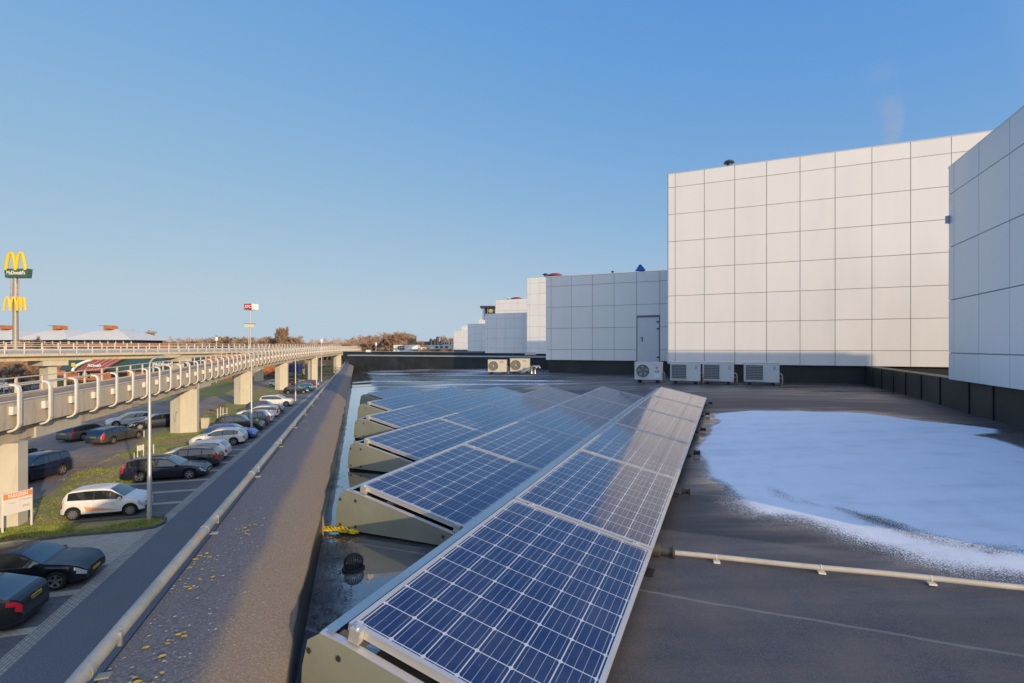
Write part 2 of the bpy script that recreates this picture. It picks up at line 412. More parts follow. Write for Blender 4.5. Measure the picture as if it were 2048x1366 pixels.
def build_roof():
    st = .11; no = int(27/st); nt_ = int(50/st)
    vs = []; fs = []; frost = []; wet = []; idx = {}
    for j in range(nt_+1):
        t = -10 + j*st
        for i in range(no+1):
            o = i*st - .01
            q = LT(.281-o, t)
            x, y = q.x, q.y
            z = roofz(x, y) + .006*noise.noise(Vector((x*.7, y*.7, 3)))
            idx[(i, j)] = len(vs); vs.append((x, y, z))
            d = sdist(x+.22*noise.noise(Vector((x*1.1, y*1.1, 9)))+.07*noise.noise(Vector((x*4, y*4, 2))), y+.22*noise.noise(Vector((x*1.3, y*1.3, 5))), FP) if (1 < x < 14 and 1.0 < y < 13) else -9
            # the near edge of the frost frays out towards the camera
            near = max(0, min(1, (6.5-y)/4))
            wdt = .22 + .45*near
            fv = max(0, min(1, d/wdt + .5)) if d > -9 else 0
            if d > 0 and near > 0: fv -= (.50+.3*noise.noise(Vector((x*1.7, y*1.7, 8))))*min(1, near*1.6)*math.exp(-((d-.36-.14*near)/(.12+.10*near))**2)
            if o > .5 and 13 < t < 31 and fv <= 0:
                u2, v2 = x*.9162-y*.4007, x*.4007+y*.9162
                st_ = noise.noise(Vector((u2*.22, v2*1.6, 1)))+.35*noise.noise(Vector((u2*.8, v2*5, 3)))
                fv = max(0, min(.62, .16 + st_*1.1))*min(1, (t-13)/3)*max(0, min(1, (11-o)/4))
            frost.append(fv)
            wv = 0.0
            wob = .12*noise.noise(Vector((t*.9, 0, 0))) + .08*noise.noise(Vector((t*3, 4, 0)))
            if t > 4: g1 = .30 + wob; wv = max(wv, 1.3*max(0, 1 - abs(o-.28-wob)/(.44 if t < 12 else .9)))
            else: g1 = .32; wv = max(wv, 1.1*max(0, 1-abs(o-.45-wob)/.5))
            if t > 12: wv = max(wv, .5*min(1, (t-12)/4)*max(0, 1-abs(o-3.0)/5))
            u, v = x*.9162-y*.4007, x*.4007+y*.9162
            if v > 13.5 and u > -6: wv = max(wv, .33*min(1, (v-13.5)))
            if -9 < d < 0 and d > -.9: wv = max(wv, .4*(1+d/.9))
            wet.append(wv)
    for j in range(nt_):
        for i in range(no):
            q = vs[idx[(i, j)]]; u, v = q[0]*.9162-q[1]*.4007, q[0]*.4007+q[1]*.9162
            if v > 25.7 or (u > 4.3 and v > 3.4): continue
            fs.append((idx[(i, j)], idx[(i+1, j)], idx[(i+1, j+1)], idx[(i, j+1)]))
    # flip if needed
    me = bpy.data.meshes.new('roof_deck'); me.from_pydata(vs, [], fs)
    for nm, arr in (('frost', frost), ('wet', wet)):
        a = me.attributes.new(nm, 'FLOAT', 'POINT'); a.data.foreach_set('value', arr)
    me.materials.append(roof_mat()); me.polygons.foreach_set('use_smooth', [True]*len(fs))
    o = bpy.data.objects.new('roof_deck', me); C.objects.link(o); o['kind'] = 'structure'
    me.update()
    if me.polygons[0].normal.z < 0: me.flip_normals()
build_roof()
# parking side body of the mall
CONC = mat('grey_render', (.3, .29, .27), .85, var=.15, scale=1.5)
BODY = thing('shopping_mall', 'low mall building under the roof deck, its wall along the asphalt lane', 'building', (0, 0, 0))
b = MB()
b.prism([LT(.79, -40), LT(.79, 36.4), UV2(-9, 26.2), UV2(14, 26.2), UV2(30, 26), UV2(30, -40)], (0, 0, RT-.35))
b.build('wall', CONC, BODY)
# parapet: dark membrane over a kerb, seen from above
def parapet_mat():
    m, t, p = nodes('parapet_felt'); co = coord(t, 'Object')
    n1 = noise_n(t, co, 95, 3, .7); n2 = noise_n(t, co, 1.3, 6, .7); n4 = noise_n(t, co, 170, 1, .5)
    at = N(t, 'ShaderNodeAttribute', attribute_name='slope').outputs['Fac']
    g = ramp(t, n1, [(.3, (.07, .069, .075)), (.62, (.15, .145, .155)), (.75, (.30, .29, .29))])
    br = ramp(t, n1, [(.3, (.17, .13, .09)), (.62, (.27, .205, .145)), (.75, (.42, .34, .25))])
    k = ramp(t, math_n(t, 'ADD', at, math_n(t, 'MULTIPLY', math_n(t, 'SUBTRACT', n2, .5), .5)), [(.38, (0, 0, 0)), (.62, (1, 1, 1))])
    c = mixc(t, k, g, br)
    dk = ramp(t, at, [(.93, (0, 0, 0)), (.99, (1, 1, 1))])
    c = mixc(t, dk, c, (.016, .016, .018))
    c = mixc(t, math_n(t, 'MULTIPLY', ramp(t, n4, [(.72, (0, 0, 0)), (.77, (1, 1, 1))]), ramp(t, at, [(.9, (.9, .9, .9)), (.95, (.1, .1, .1))])), c, (.6, .55, .42))
    t.links.new(c, p.inputs['Base Color'])
    t.links.new(ramp(t, at, [(.93, (.8, .8, .8)), (.99, (.3, .3, .3))]), p.inputs['Roughness'])
    bump(t, p, n1, .004, .7); return m
def build_parapet():
    secs = []; sl = []
    nst = 330
    for i in range(nst+1):
        t = -6 + i*(35.6+6)/nst
        w1 = .018*noise.noise(Vector((t*.8, 1, 0))); w2 = .03*noise.noise(Vector((t*1.7, 5, 0))) + .012*noise.noise(Vector((t*6, 7, 0)))
        e = .27 + w1 + w2*.5
        pr = [(.825, CZ-1.22, 0), (.825, CZ-1.105, 0), (.81, CZ-1.09, 0), (.72, CZ-1.092+w1*.3, 0), (.62, CZ-1.098, .12), (.55, CZ-1.108, .35), (.48, CZ-1.13+w1*.3, .6), (.40, CZ-1.175+w1*.4, .75), (.32, CZ-1.225+w2*.3, .85), (e+.012, CZ-1.262+w2*.3, .9), (e-.002, CZ-1.285+w2*.3, 1), (.268+w1*.4, CZ-1.36, 1), (.278, CZ-1.47, 1), (.262, CZ-1.515, 1)]
        secs.append([LT(a, t, z) for a, z, s in pr]); sl += [s for a, z, s in pr]
    b = MB(); b.loft(secs)
    o = b.build('parapet', parapet_mat(), smooth=True)
    a = o.data.attributes.new('slope', 'FLOAT', 'POINT'); a.data.foreach_set('value', sl)
    o.data.flip_normals() if o.data.polygons[3].normal.z < 0 else None
    return o
PAR = thing('roof_parapet', 'long low parapet with brown grit slope between roof and parking lane', 'parapet', (0, 0, 0))
po = build_parapet(); po.name = 'coping'; po.parent = PAR
b = MB(); pts = [LT(.283 + (.004*math.sin(t*3)), t, roofz(*LT(.28, t).xy)+.018) for t in [x*.25 for x in range(0, 142)]]
b.tube(pts, .0045, 5); b.build('sealant_line', mat('pale_sealant', (.45, .47, .5), .5), PAR)
b = MB(); b.box(LT(.80, -6, CZ-1.6), LT(.04, 0), LT(0, 41.5), (0, 0, .48)); b.build('fascia', mat('fascia_dark', (.03, .03, .03), .7), PAR)
# torn flap
b = MB(); b.face([LT(.262, 3.98, CZ-1.29), LT(.258, 4.07, CZ-1.285), LT(.248, 4.05, CZ-1.36), LT(.25, 4.0, CZ-1.43), LT(.256, 3.96, CZ-1.40)])
b.build('torn_flap', mat('torn_felt', (.3, .22, .15), .8, var=.3, scale=20), PAR)
# round rail along the outer edge
def rail_mat():
    m, t, p = nodes('weathered_rail'); co = coord(t, 'Object')
    n1 = noise_n(t, co, 3.5, 5, .7); n2 = noise_n(t, co, 22, 4, .7)
    c = ramp(t, n1, [(.35, (.27, .30, .26)), (.52, (.40, .39, .33)), (.68, (.45, .30, .16))])
    c = mixc(t, ramp(t, n2, [(.55, (0, 0, 0)), (.75, (.6, .6, .6))]), c, (.16, .2, .13))
    t.links.new(c, p.inputs['Base Color']); p.inputs['Roughness'].default_value = .55; p.inputs['Metallic'].default_value = .25; return m
RAILM = rail_mat()
RL = thing('edge_rail', 'long weathered round metal rail along the outer edge of the parapet', 'rail', LT(.85, 0, CZ-1.07))
b = MB(); b.tube([LT(.853, t, CZ-1.062+.003*math.sin(t)) for t in [x*.5 - 3 for x in range(0, 78)]], .026, 14); b.build('tube', RAILM, RL, smooth=True)
CLM = mat('clip_metal', (.38, .38, .35), .45, .5, var=.2, scale=9)
for k in range(22):
    t = 1.95 + k*1.32; b = MB()
    b.box(LT(.823, t, CZ-1.089), LT(-.04, 0), LT(0, .03), (0, 0, .006)); b.tube([LT(.853, t, CZ-1.062), LT(.853, t+.03, CZ-1.062)], .028, 14)
    b.box(LT(.825, t+.2, CZ-1.09), LT(.012, 0), LT(0, .012), (0, 0, .05)); b.build('bracket', CLM, RL, smooth=True)
# lichen and leaves on the parapet
def flakes(name, n, m, gen):
    b = MB()
    for i in range(n):
        c, r, z = gen(i); k = random.randint(5, 8); a0 = random.uniform(0, 6)
        el = random.uniform(.5, 1)
        b.face([LT(c[0]+math.cos(a0+6.283*j/k)*r*random.uniform(.5, 1.1), c[1]+math.sin(a0+6.283*j/k)*r*el*random.uniform(.5, 1.1)*1.0, z + random.uniform(0, .002)) for j in range(k)])
    me = b.build(name, m, kind='stuff'); return me
cl = [(random.uniform(.6, .79), 1.5+random.random()**1.6*24) for _ in range(40)]
def g_l(i):
    c = random.choice(cl); return ((min(.80, max(.54, random.gauss(c[0], .035))), random.gauss(c[1], .06)), random.uniform(.004, .017), CZ-1.0885)
def g_d(i):
    c = random.choice(cl); return ((min(.80, max(.48, random.gauss(c[0]-.02, .08))), random.gauss(c[1], .4)), random.uniform(.002, .009), CZ-1.0875)
flakes('lichen', 430, mat('yellow_lichen', (.62, .42, .03), .9, var=.35, scale=40), g_l)
flakes('dried_debris', 750, mat('grey_debris', (.40, .39, .33), .9, var=.4, scale=30), g_d)
# far parapet
ZT = CZ-.53
DKF = mat('plinth_felt', (.022, .025, .027), .5, var=.35, scale=1.2, bmp=.2, grime=(.05, .055, .05))
FPAR = thing('far_parapet', 'dark low parapet with pale cap closing the far left end of the roof', 'parapet', UV2(-16, 25.6, CZ-1.3))
b = MB(); b.box(UV2(-22.9, 25.6, CZ-1.7), UV2(14.8, 0), UV2(0, .35), (0, 0, 1.12)); b.build('kerb_wall', DKF, FPAR)
b = MB(); b.box(UV2(-22.95, 25.52, ZT-.055), UV2(14.85, 0), UV2(0, .5), (0, 0, .075)); b.build('cap', mat('zinc_cap', (.42, .47, .5), .35, .4), FPAR)

# ------------------------------------------------------------ clad wing buildings
def clad_mat():
    m, t, p = nodes('aluminium_cladding'); co = coord(t, 'Object')
    at = N(t, 'ShaderNodeAttribute', attribute_name='tint').outputs['Fac']
    mp = N(t, 'ShaderNodeMapping'); mp.inputs['Scale'].default_value = (1.6, 1.6, .22); t.links.new(co, mp.inputs[0])
    n = noise_n(t, mp.outputs[0], 1.0, 5, .6)
    c = ramp(t, math_n(t, 'ADD', n, math_n(t, 'MULTIPLY', at, .22)), [(.3, (.79, .775, .745)), (.55, (.84, .82, .785)), (.85, (.88, .86, .825))])
    t.links.new(c, p.inputs['Base Color'])
    t.links.new(ramp(t, n, [(.35, (.32, .32, .32)), (.7, (.48, .48, .48))]), p.inputs['Roughness'])
    p.inputs['Specular IOR Level'].default_value = .8
    return m
CLAD = clad_mat(); GAP = mat('joint_dark', (.20, .195, .19), .8)
def clad_face(origin, along, wid, zb, zt, cols, rows, parent, skip=()):
    """flat cassettes 1 m wide with open joints over a dark backing"""
    b = MB(); tint = []
    al = Vector(along).normalized(); nrm = al.cross(Vector((0, 0, 1)))   # outward
    ws = [0] + [c for c in cols if 0 < c < wid] + [wid]; zs = [zb] + [r for r in rows if zb < r < zt] + [zt]
    o = Vector(origin); g = .0045; th = .03
    for i in range(len(ws)-1):
        for j in range(len(zs)-1):
            x0, x1, z0, z1 = ws[i]+g, ws[i+1]-g, zs[j]+g, zs[j+1]-g
            if z1 - z0 < .03 or x1 - x0 < .03: continue
            pcs = [(x0, x1, z0, z1)]
            for (a, c, d, e) in skip:
                if x0 < c and x1 > a and z0 < e and z1 > d:
                    pcs = [] if z1 <= e+.02 else [(x0, x1, e+g, z1)]
            for (x0, x1, z0, z1) in pcs:
                tv = random.random(); n0 = len(b.v); q = .005
                base = o + al*x0 + Vector((0, 0, z0-o.z))
                A = al*(x1-x0); Z = Vector((0, 0, z1-z0))
                # slightly bevelled cassette
                out = [base, base+A, base+A+Z, base+Z]; inn = [p_ + nrm*th for p_ in out]
                tl = [random.uniform(-.0022, .0022) for _ in range(2)]
                inn = [base+nrm*(th+tl[0])+al*q+Vector((0, 0, q)), base+A+nrm*(th+tl[0])-al*q+Vector((0, 0, q)), base+A+Z+nrm*(th+tl[1])-al*q-Vector((0, 0, q)), base+Z+nrm*(th+tl[1])+al*q-Vector((0, 0, q))]
                b.face(inn)
                for k in range(4): b.face([out[k], out[(k+1) % 4], inn[(k+1) % 4], inn[k]])
                tint += [tv]*(len(b.v)-n0)
    ob = b.build('cladding', CLAD, parent)
    a = ob.data.attributes.new('tint', 'FLOAT', 'POINT'); a.data.foreach_set('value', tint)
    return ob
RJ = [CZ-.115+k for k in range(0, 7)]
def block(name, label, u0, v0, wid, dep, top, base=None, colw=.25, left=True, near=False, skip=(), loc=None, bz=None):
    """front face along +u at v0 (faces the camera), left face along v at u0"""
    th_ = thing(name, label, 'building', UV2(u0, v0, CZ-1.2))
    zb = CZ-.62; zt = CZ+top; bz = bz or CZ-2.0
    b = MB(); b.box(UV2(u0, v0, zb), UV2(wid, 0), UV2(0, dep), (0, 0, top+.62-.02)); b.build('core', GAP, th_)
    b = MB(); b.box(UV2(u0+.09, v0+.09, bz), UV2(wid-.18, 0), UV2(0, dep-.18), (0, 0, zb-bz-.003)); b.build('plinth', DKF, th_)
    cols = [colw+k for k in range(60)]
    clad_face(UV2(u0, v0, zb), UV2(1, 0), wid, zb, zt, cols, RJ, th_, skip)
    if left: clad_face(UV2(u0, v0+dep, zb), UV2(0, -1), dep, zb, zt, [c for c in [dep-.25-k for k in range(59, -1, -1)] if c > 0], RJ, th_)
    b = MB(); b.box(UV2(u0-.035, v0-.035, zt-.018), UV2(wid+.04, 0), UV2(0, dep+.04), (0, 0, .03)); b.build('roof_trim', mat('trim_alu', (.6, .6, .6), .4, .4), th_)
    return th_
W1 = block('tall_clad_building', 'tall cream-lit panelled block in front of the row of square louvred units', -2.07, 19.17, 22, 12, 6.4)
B1 = block('low_clad_building', 'blue-shaded panelled block with a grey service door', -8.02, 22.46, 8, 12, 3.33, skip=[(4.25, 5.25, CZ-.7, CZ+1.39)])
# facade seen at the right edge (runs towards the camera)
B2 = thing('near_clad_building', 'blue-shaded panelled block cut by the right edge of the photo', 'building', UV2(3.86, 12, CZ-1.2))
b = MB(); b.box(UV2(3.86, 3.1, CZ-.62), UV2(14.6, 0), UV2(0, 8.9), (0, 0, 4.02)); b.build('core', GAP, B2)
b = MB(); b.box(UV2(3.97, 3.2, CZ-2), UV2(13.8, 0), UV2(0, 8.7), (0, 0, 1.377)); b.build('plinth', DKF, B2)
clad_face(UV2(3.86, 12, CZ-.62), UV2(0, -1), 8.9, CZ-.62, CZ+3.42, [.25+k for k in range(12)], RJ, B2)
clad_face(UV2(3.86, 3.1, CZ-.62), UV2(1, 0), 14, CZ-.62, CZ+3.42, [.25+k for k in range(16)], RJ, B2)
b = MB(); b.box(UV2(3.83, 3.07, CZ+3.402), UV2(14, 0), UV2(0, 8.96), (0, 0, .03)); b.build('roof_trim', MATS['trim_alu'], B2)
b = MB(); b.cbox(UV2(3.81, 11.96, CZ+2.42), .06, .06, .14); b.build('wall_lamp', mat('grey_plastic', (.42, .42, .44), .5), B2)
# plinth seams
SE = mat('seam_black', (.006, .006, .006), .6)
for v in [11.5, 10.6, 9.2, 7.9, 6.6, 5.3, 4.0]:
    b = MB(); b.box(UV2(3.955, v, CZ-1.25), UV2(.012, 0), UV2(0, .035), (0, 0, .6)); b.build('plinth_seam', SE, B2)
LW = thing('link_wall', 'low dark felt-covered wall linking the cream block to the near blue block', 'wall', UV2(4.0, 15, CZ-1.2))
b = MB(); b.box(UV2(4.02, 11.91, CZ-1.4), UV2(.32, 0), UV2(0, 7.34), (0, 0, .78)); b.build('core', DKF, LW)
for v in [18.2, 17.3, 16.2, 15.2, 14.1, 13.0]:
    b = MB(); b.box(UV2(4.0, v, CZ-1.25), UV2(.02, 0), UV2(0, .035), (0, 0, .62)); b.build('seam', SE, LW)
b = MB()
for i in range(60):
    v = random.uniform(13.5, 19); b.face([UV2(4.012, v, CZ-.62), UV2(4.012, v+.08, CZ-.62), UV2(4.012, v+.05, CZ-.62-random.uniform(.02, .2))])
b.build('moss', mat('moss', (.12, .15, .04), .95), LW)
# door in the blue block
DM = mat('door_grey', (.72, .72, .72), .45, var=.04)
b = MB(); b.box(UV2(-8.02+4.29, 22.415, CZ-.64), UV2(.92, 0), UV2(0, .04), (0, 0, 1.94)); dr = b.build('door', DM, B1, bevel=.006)
b = MB(); b.box(UV2(-8.02+4.26, 22.40, CZ+1.325), UV2(.98, 0), UV2(0, .06), (0, 0, .055)); b.build('lintel', mat('lintel_grey', (.2, .21, .23), .5), B1)
b = MB(); p0 = UV2(-8.02+4.40, 22.36, CZ+.42); b.tube([p0, p0+UV2(.14, 0)], .012, 6); b.cbox(UV2(-8.02+4.5, 22.405, CZ+.33), .05, .02, .16, R(-23.6)); b.build('handle', mat('steel_dark', (.12, .12, .13), .4, .8), dr)
for zz in (1.1, .8, -.45):
    b = MB(); b.cbox(UV2(-8.02+5.17, 22.405, CZ+zz), .1, .03, .07, R(-23.6)); b.build('hinge', MATS['steel_dark'], dr)
# further blocks of the zigzag
W2 = block('tall_clad_building', 'tall cream-lit panelled block just behind the blue block with the door', -17.15, 42.7, 14, 12, 6.4)
B3 = block('low_clad_building', 'blue-shaded panelled block left of the narrow cream tower', -22.95, 45.65, 5.3, 10, 3.4)
W3 = block('tall_clad_building', 'cream-lit panelled block with red dome, seen above the middle blue block', -29.1, 61, 12, 12, 6.4)
B4 = block('low_clad_building', 'blue-shaded panelled block under the small dark roof canopy', -35.1, 64.1, 5.6, 10, 3.36)
W4 = block('tall_clad_building', 'tiny cream-lit block beneath the canopy posts', -53.0, 102.0, 8, 12, 6.4)
B5 = block('low_clad_building', 'farthest pale panelled block left of the blue ones, with a stepped top', -50.6, 86.5, 12, 14, 3.3)
b = MB(); b.box(UV2(-49.3, 87.5, CZ+3.32), UV2(8, 0), UV2(0, 8), (0, 0, .9)); b.build('upper_step', CLAD, B5)
# roofs of the far wings
FW = thing('far_wing', 'flat dark-edged roof wing beyond the far parapet', 'building', UV2(-20, 40, 0))
b = MB(); b.prism([UV2(-22.9, 26.3), UV2(-24.5, 40), UV2(-42, 62), UV2(-60, 100), UV2(-20, 110), UV2(20, 60), UV2(20, 26.3)], (0, 0, CZ-1.5)); b.build('wall', CONC, FW)
b = MB(); pA, pB = sx(686, 62), sx(968, 54)
b.box((pA.x, pA.y, CZ-1.6), pB-pA, Vector((.1, .5, 0)), (0, 0, 1.02)); b.build('edge_wall', DKF, FW)
b = MB(); b.box((pA.x-.1, pA.y-.1, CZ-.575), pB-pA, Vector((.1, .6, 0)), (0, 0, .05)); b.build('edge_cap', MATS['zinc_cap'], FW)
# red domes, fans, tarp
RD = mat('red_dome', (.22, .03, .03), .35)
def dome(p, r, lab):
    b = MB(); secs = []
    for i in range(7):
        a = i/6*math.pi/2; secs.append([p + Vector((r*math.cos(a)*math.cos(k*math.pi/10), r*math.cos(a)*math.sin(k*math.pi/10), .42*r*math.sin(a))) for k in range(20)])
    b.loft(secs, closed=True)
    o = b.build('roof_dome', RD, smooth=True); tag(o, lab, 'dome')
dome(sx(1110, 47, zat(553, 47)), .75, 'dark red dome on the roof above the blue block with the door')
dome(sx(1033, 70, zat(600, 70)), .95, 'small dark red dome on the roof left of the cream tower')
def fan(p, s, lab, m=None):
    t_ = thing('roof_ventilator', lab, 'ventilator', p)
    b = MB(); b.tube([p, p+Vector((0, 0, s*.5))], s*.35, 12); b.build('base', mat('vent_dark', (.05, .055, .06), .5), t_, smooth=True)
    b = MB(); b.loft([[p+Vector((q*s*math.cos(k*.5236), q*s*math.sin(k*.5236), h*s)) for k in range(12)] for q, h in ((.35, .45), (.75, .5), (.7, .7), (.35, .9), (.01, .95))], closed=True)
    b.build('hood', m or mat('vent_grey', (.07, .07, .08), .4, .4), t_, smooth=True)
fan(sx(1091, 47, zat(554, 47)), .38, 'dark mushroom ventilator beside the nearer red dome')
fan(sx(1016, 70, zat(600, 70)), .4, 'pale small ventilator beside the farther red dome', mat('vent_white', (.6, .6, .6), .4))
fan(sx(1458, 22, zat(333, 22)), .30, 'dark ventilator peeping over the top edge of the cream block')
fan(sx(1225, 27, zat(546, 27)), .12, 'tiny dark vent pipe on the roof of the blue block')
b = MB(); q = sx(1281, 26, zat(541, 26)+.02); b.face([q+Vector((-.2, 0, 0)), q+Vector((.28, 0, 0)), q+Vector((.02, 0, .22)), q+Vector((-.07, .02, .2))]); b.face([q+Vector((-.2, .4, 0)), q+Vector((-.07, .02, .28)), q+Vector((.02, 0, .3)), q+Vector((.28, .5, 0))]); b.face([q+Vector((-.2, .4, 0)), q+Vector((-.2, 0, 0)), q+Vector((-.07, .02, .28))]); b.face([q+Vector((.28, 0, 0)), q+Vector((.28, .5, 0)), q+Vector((.02, 0, .3))])
tag(b.build('tarpaulin', mat('blue_tarp', (.03, .13, .5), .5)), 'small bright blue tarpaulin tent on the roof of the blue block', 'tarpaulin')
# canopy sign
cs = thing('canopy_sign', 'dark steel canopy with a yellow round sign above the blue blocks', 'sign', sx(975, 85, zat(640, 85)))
dk = mat('canopy_dark', (.025, .03, .035), .5)
b = MB(); b.box(sx(960, 85, zat(615, 85)), sx(990, 85)-sx(960, 85), (0, 3, 0), (0, 0, zat(611.5, 85)-zat(615, 85))); b.build('canopy', dk, cs)
for px in (965.5, 968.5):
    b = MB(); b.box(sx(px, 85, zat(640, 85)), (.12, 0, 0), (0, .12, 0), (0, 0, zat(615, 85)-zat(640, 85))); b.build('post', dk, cs)
b = MB(); b.box(sx(975.5, 85.2, zat(628, 85)), (1.25, 0, 0), (0, .2, 0), (0, 0, zat(615, 85)-zat(628, 85))); b.build('sign_board', mat('sign_black', (.02, .015, .015), .5), cs)
b = MB(); b.box(sx(969.5, 85.6, zat(632, 85)), (.45, 0, 0), (0, .2, 0), (0, 0, zat(615, 85)-zat(632, 85))); b.build('side_board', mat('board_navy', (.03, .04, .07), .5), cs)
b = MB(); b.prism([sx(981.5, 85.1, zat(621, 85))+Vector((.42*math.cos(a/10*math.pi), 0, .22*math.sin(a/10*math.pi))) for a in range(11)], (0, -.06, 0)); b.build('emblem', mat('sign_yellow', (.75, .42, .03), .5), cs)
b = MB(); b.prism([sx(981.5, 85.1, zat(622, 85))+Vector((.42*math.cos(a/10*math.pi), 0, -.3*math.sin(a/10*math.pi))) for a in range(11)], (0, -.06, 0)); b.build('emblem_base', mat('sign_green', (.3, .36, .25), .5), cs)
# clutter beyond the far parapet
WH = mat('white_paint', (.72, .72, .70), .5, var=.05)
cb = thing('rooftop_cabin', 'low white cabin with dark paned windows beyond the far parapet', 'cabin', sx(812, 110, zat(702, 110)))
b = MB(); p = sx(787, 110, zat(703, 110)); b.box(p, (5.4, -.4, 0), (0, 3, 0), (0, 0, 1.45)); b.build('wall', WH, cb)
for px in (796, 812):
    b = MB(); b.box(sx(px, 109.8, zat(699.5, 110)), (1.4, -.1, 0), (0, .1, 0), (0, 0, .85)); wn = b.build('window', mat('window_dark', (.02, .025, .03), .15), cb)
    b = MB()
    for k in range(1, 4): b.box(sx(px, 109.74, zat(699.5, 110))+Vector((k*.35, -.025*k, 0)), (.06, 0, 0), (0, .05, 0), (0, 0, .85))
    b.box(sx(px, 109.74, zat(695.5, 110)), (1.4, -.1, 0), (0, .05, 0), (0, 0, .06)); b.build('glazing_bar', WH, wn)
def plain(name, lab, cat, px0, px1, py0, py1, Y, m, dep=2.0, slope=0):
    t_ = thing(name, lab, cat, sx((px0+px1)/2, Y, zat(py1, Y)))
    p = sx(px0, Y, zat(py1, Y)); W_ = (px1-px0)/F*Y; H = (py1-py0)/F*Y
    b = MB(); b.prism([p, p+Vector((W_, 0, 0)), p+Vector((W_, 0, H)), p+Vector((W_*slope, 0, H))], (0, dep, 0)); b.build('housing', m, t_)
    b = MB()
    for k in range(3): b.box(p+Vector((W_*(.3+.2*k), -.05, H*.25)), (W_*.12, 0, 0), (0, .04, 0), (0, 0, H*.45))
    b.build('louvre', MATS['window_dark'], t_)
plain('plant_housing', 'dark plant box on the far roof left of the ducts', 'plant', 815, 829, 677, 689, 118, mat('plant_dark', (.05, .055, .05), .6))
plain('plant_housing', 'grey-green ducted plant cluster on the far roof', 'plant', 849, 880, 683, 690, 121, mat('plant_green', (.09, .12, .13), .6))
plain('roof_shed', 'pale slope-ended roof shed right of the white cabin', 'shed', 855, 905, 690, 698, 112, mat('shed_pale', (.5, .53, .52), .5), 4, .06)
plain('roof_shed', 'long white ledge in front of the pale shed', 'shed', 822, 868, 694.5, 698.5, 108, WH, 2)
plain('plant_housing', 'blue-grey sloped plant box beside the far cream block', 'plant', 880, 900, 683, 690, 124, mat('plant_blue', (.12, .17, .28), .6), 2, .3)
dc = thing('exhaust_ducts', 'dark conical exhaust ducts rising above the far roof plant', 'ducts', sx(870, 119, zat(690, 119)))
for px, h in ((862, 13), (869, 12), (875, 17), (882, 9)):
    b = MB(); q = sx(px, 119, zat(690, 119)); b.tube([q, q+Vector((0, 0, h*.07)), q+Vector((0, 0, h*.075)), q+Vector((0, 0, h*.12))], [.35, .35, .45, .2], 10); b.build('duct', MATS['vent_dark'], dc, smooth=True)
# small white units on far parapet
t_ = thing('roof_box', 'long cream box lying behind the far parapet cap', 'box', sx(1062, 28, CZ-.46)); b = MB(); b.box(sx(1050, 28, CZ-.46), (.62, -.2, 0), (0, .4, 0), (0, 0, .15)); b.build('housing', mat('cream_box', (.66, .58, .45), .6, var=.08, scale=8), t_, bevel=.01)
b = MB(); b.cbox(sx(737, 50, CZ-.4), .45, .4, .22); b.build('housing', WH, thing('roof_box', 'small white box behind the far parapet near the viaduct', 'box', sx(737, 50, CZ-.5)), bevel=.02)

# ------------------------------------------------------------ solar rows
def glass_mat():
    m, t, p = nodes('solar_cells'); uv = coord(t, 'UV')
    sep = N(t, 'ShaderNodeSeparateXYZ'); t.links.new(uv, sep.inputs[0]); U, V = sep.outputs[0], sep.outputs[1]
    def fr(x, n):
        return math_n(t, 'FRACT', math_n(t, 'MULTIPLY', x, n))
    def dist(x):     # distance to nearest cell border, 0..0.5
        return math_n(t, 'SUBTRACT', .5, math_n(t, 'ABSOLUTE', math_n(t, 'SUBTRACT', x, .5)))
    cu, cv = fr(U, 10), fr(V, 6); du, dv = dist(cu), dist(cv)
    line = math_n(t, 'MAXIMUM', math_n(t, 'LESS_THAN', du, .016), math_n(t, 'LESS_THAN', dv, .018))
    corner = math_n(t, 'LESS_THAN', math_n(t, 'ADD', du, dv), .085)
    line = math_n(t, 'MAXIMUM', line, corner)
    bb = fr(cv, 4.0); db = dist(math_n(t, 'FRACT', math_n(t, 'ADD', bb, .5)))
    bus = math_n(t, 'MULTIPLY', math_n(t, 'LESS_THAN', db, .028), .62)
    bus2 = math_n(t, 'MULTIPLY', 0.10, math_n(t, 'LESS_THAN', fr(cu, 40), .3))
    tot = math_n(t, 'MAXIMUM', line, bus)
    oi = N(t, 'ShaderNodeObjectInfo').outputs['Random']
    n = noise_n(t, uv, 3, 3)
    cell = mixc(t, n, (.009, .020, .075), (.014, .030, .105))
    cell = mixc(t, bus2, cell, (.06, .09, .2))
    c = mixc(t, tot, cell, (.48, .52, .58))
    t.links.new(c, p.inputs['Base Color']); p.inputs['Roughness'].default_value = .25
    co = coord(t); d = noise_n(t, co, 9, 6, .7); d2 = noise_n(t, co, 260, 2, .6)
    dust = ramp(t, noise_n(t, co, 2.2, 7, .75), [(.42, (0, 0, 0)), (.75, (.10, .10, .10))])
    drop = math_n(t, 'MULTIPLY', math_n(t, 'GREATER_THAN', noise_n(t, co, 55, 2, .5), .74), .22)
    c2 = mixc(t, math_n(t, 'ADD', dust, drop), c, (.35, .34, .31)); t.links.new(c2, p.inputs['Base Color'])
    rr = ramp(t, d, [(.35, (.03, .03, .03)), (.7, (.11, .11, .11))])
    p.inputs['Coat Weight'].default_value = 1.0; t.links.new(rr, p.inputs['Coat Roughness']); p.inputs['Coat IOR'].default_value = 1.46
    p.inputs['Specular IOR Level'].default_value = .1
    return m
GLASS = glass_mat(); ALU = mat('anodised_alu', (.62, .60, .56), .42, .55, var=.06, scale=5)
STEEL = mat('magnelis_steel', (.34, .35, .27), .55, .35, var=.10, scale=2.5, grime=(.28, .28, .22))
BLK = mat('black_rubber', (.012, .012, .012), .7)
PW = .975; TILT = R(12.4); PL = 1.65; PG = .02
ORD = ['nearest', 'second', 'third', 'fourth', 'fifth', 'farthest']
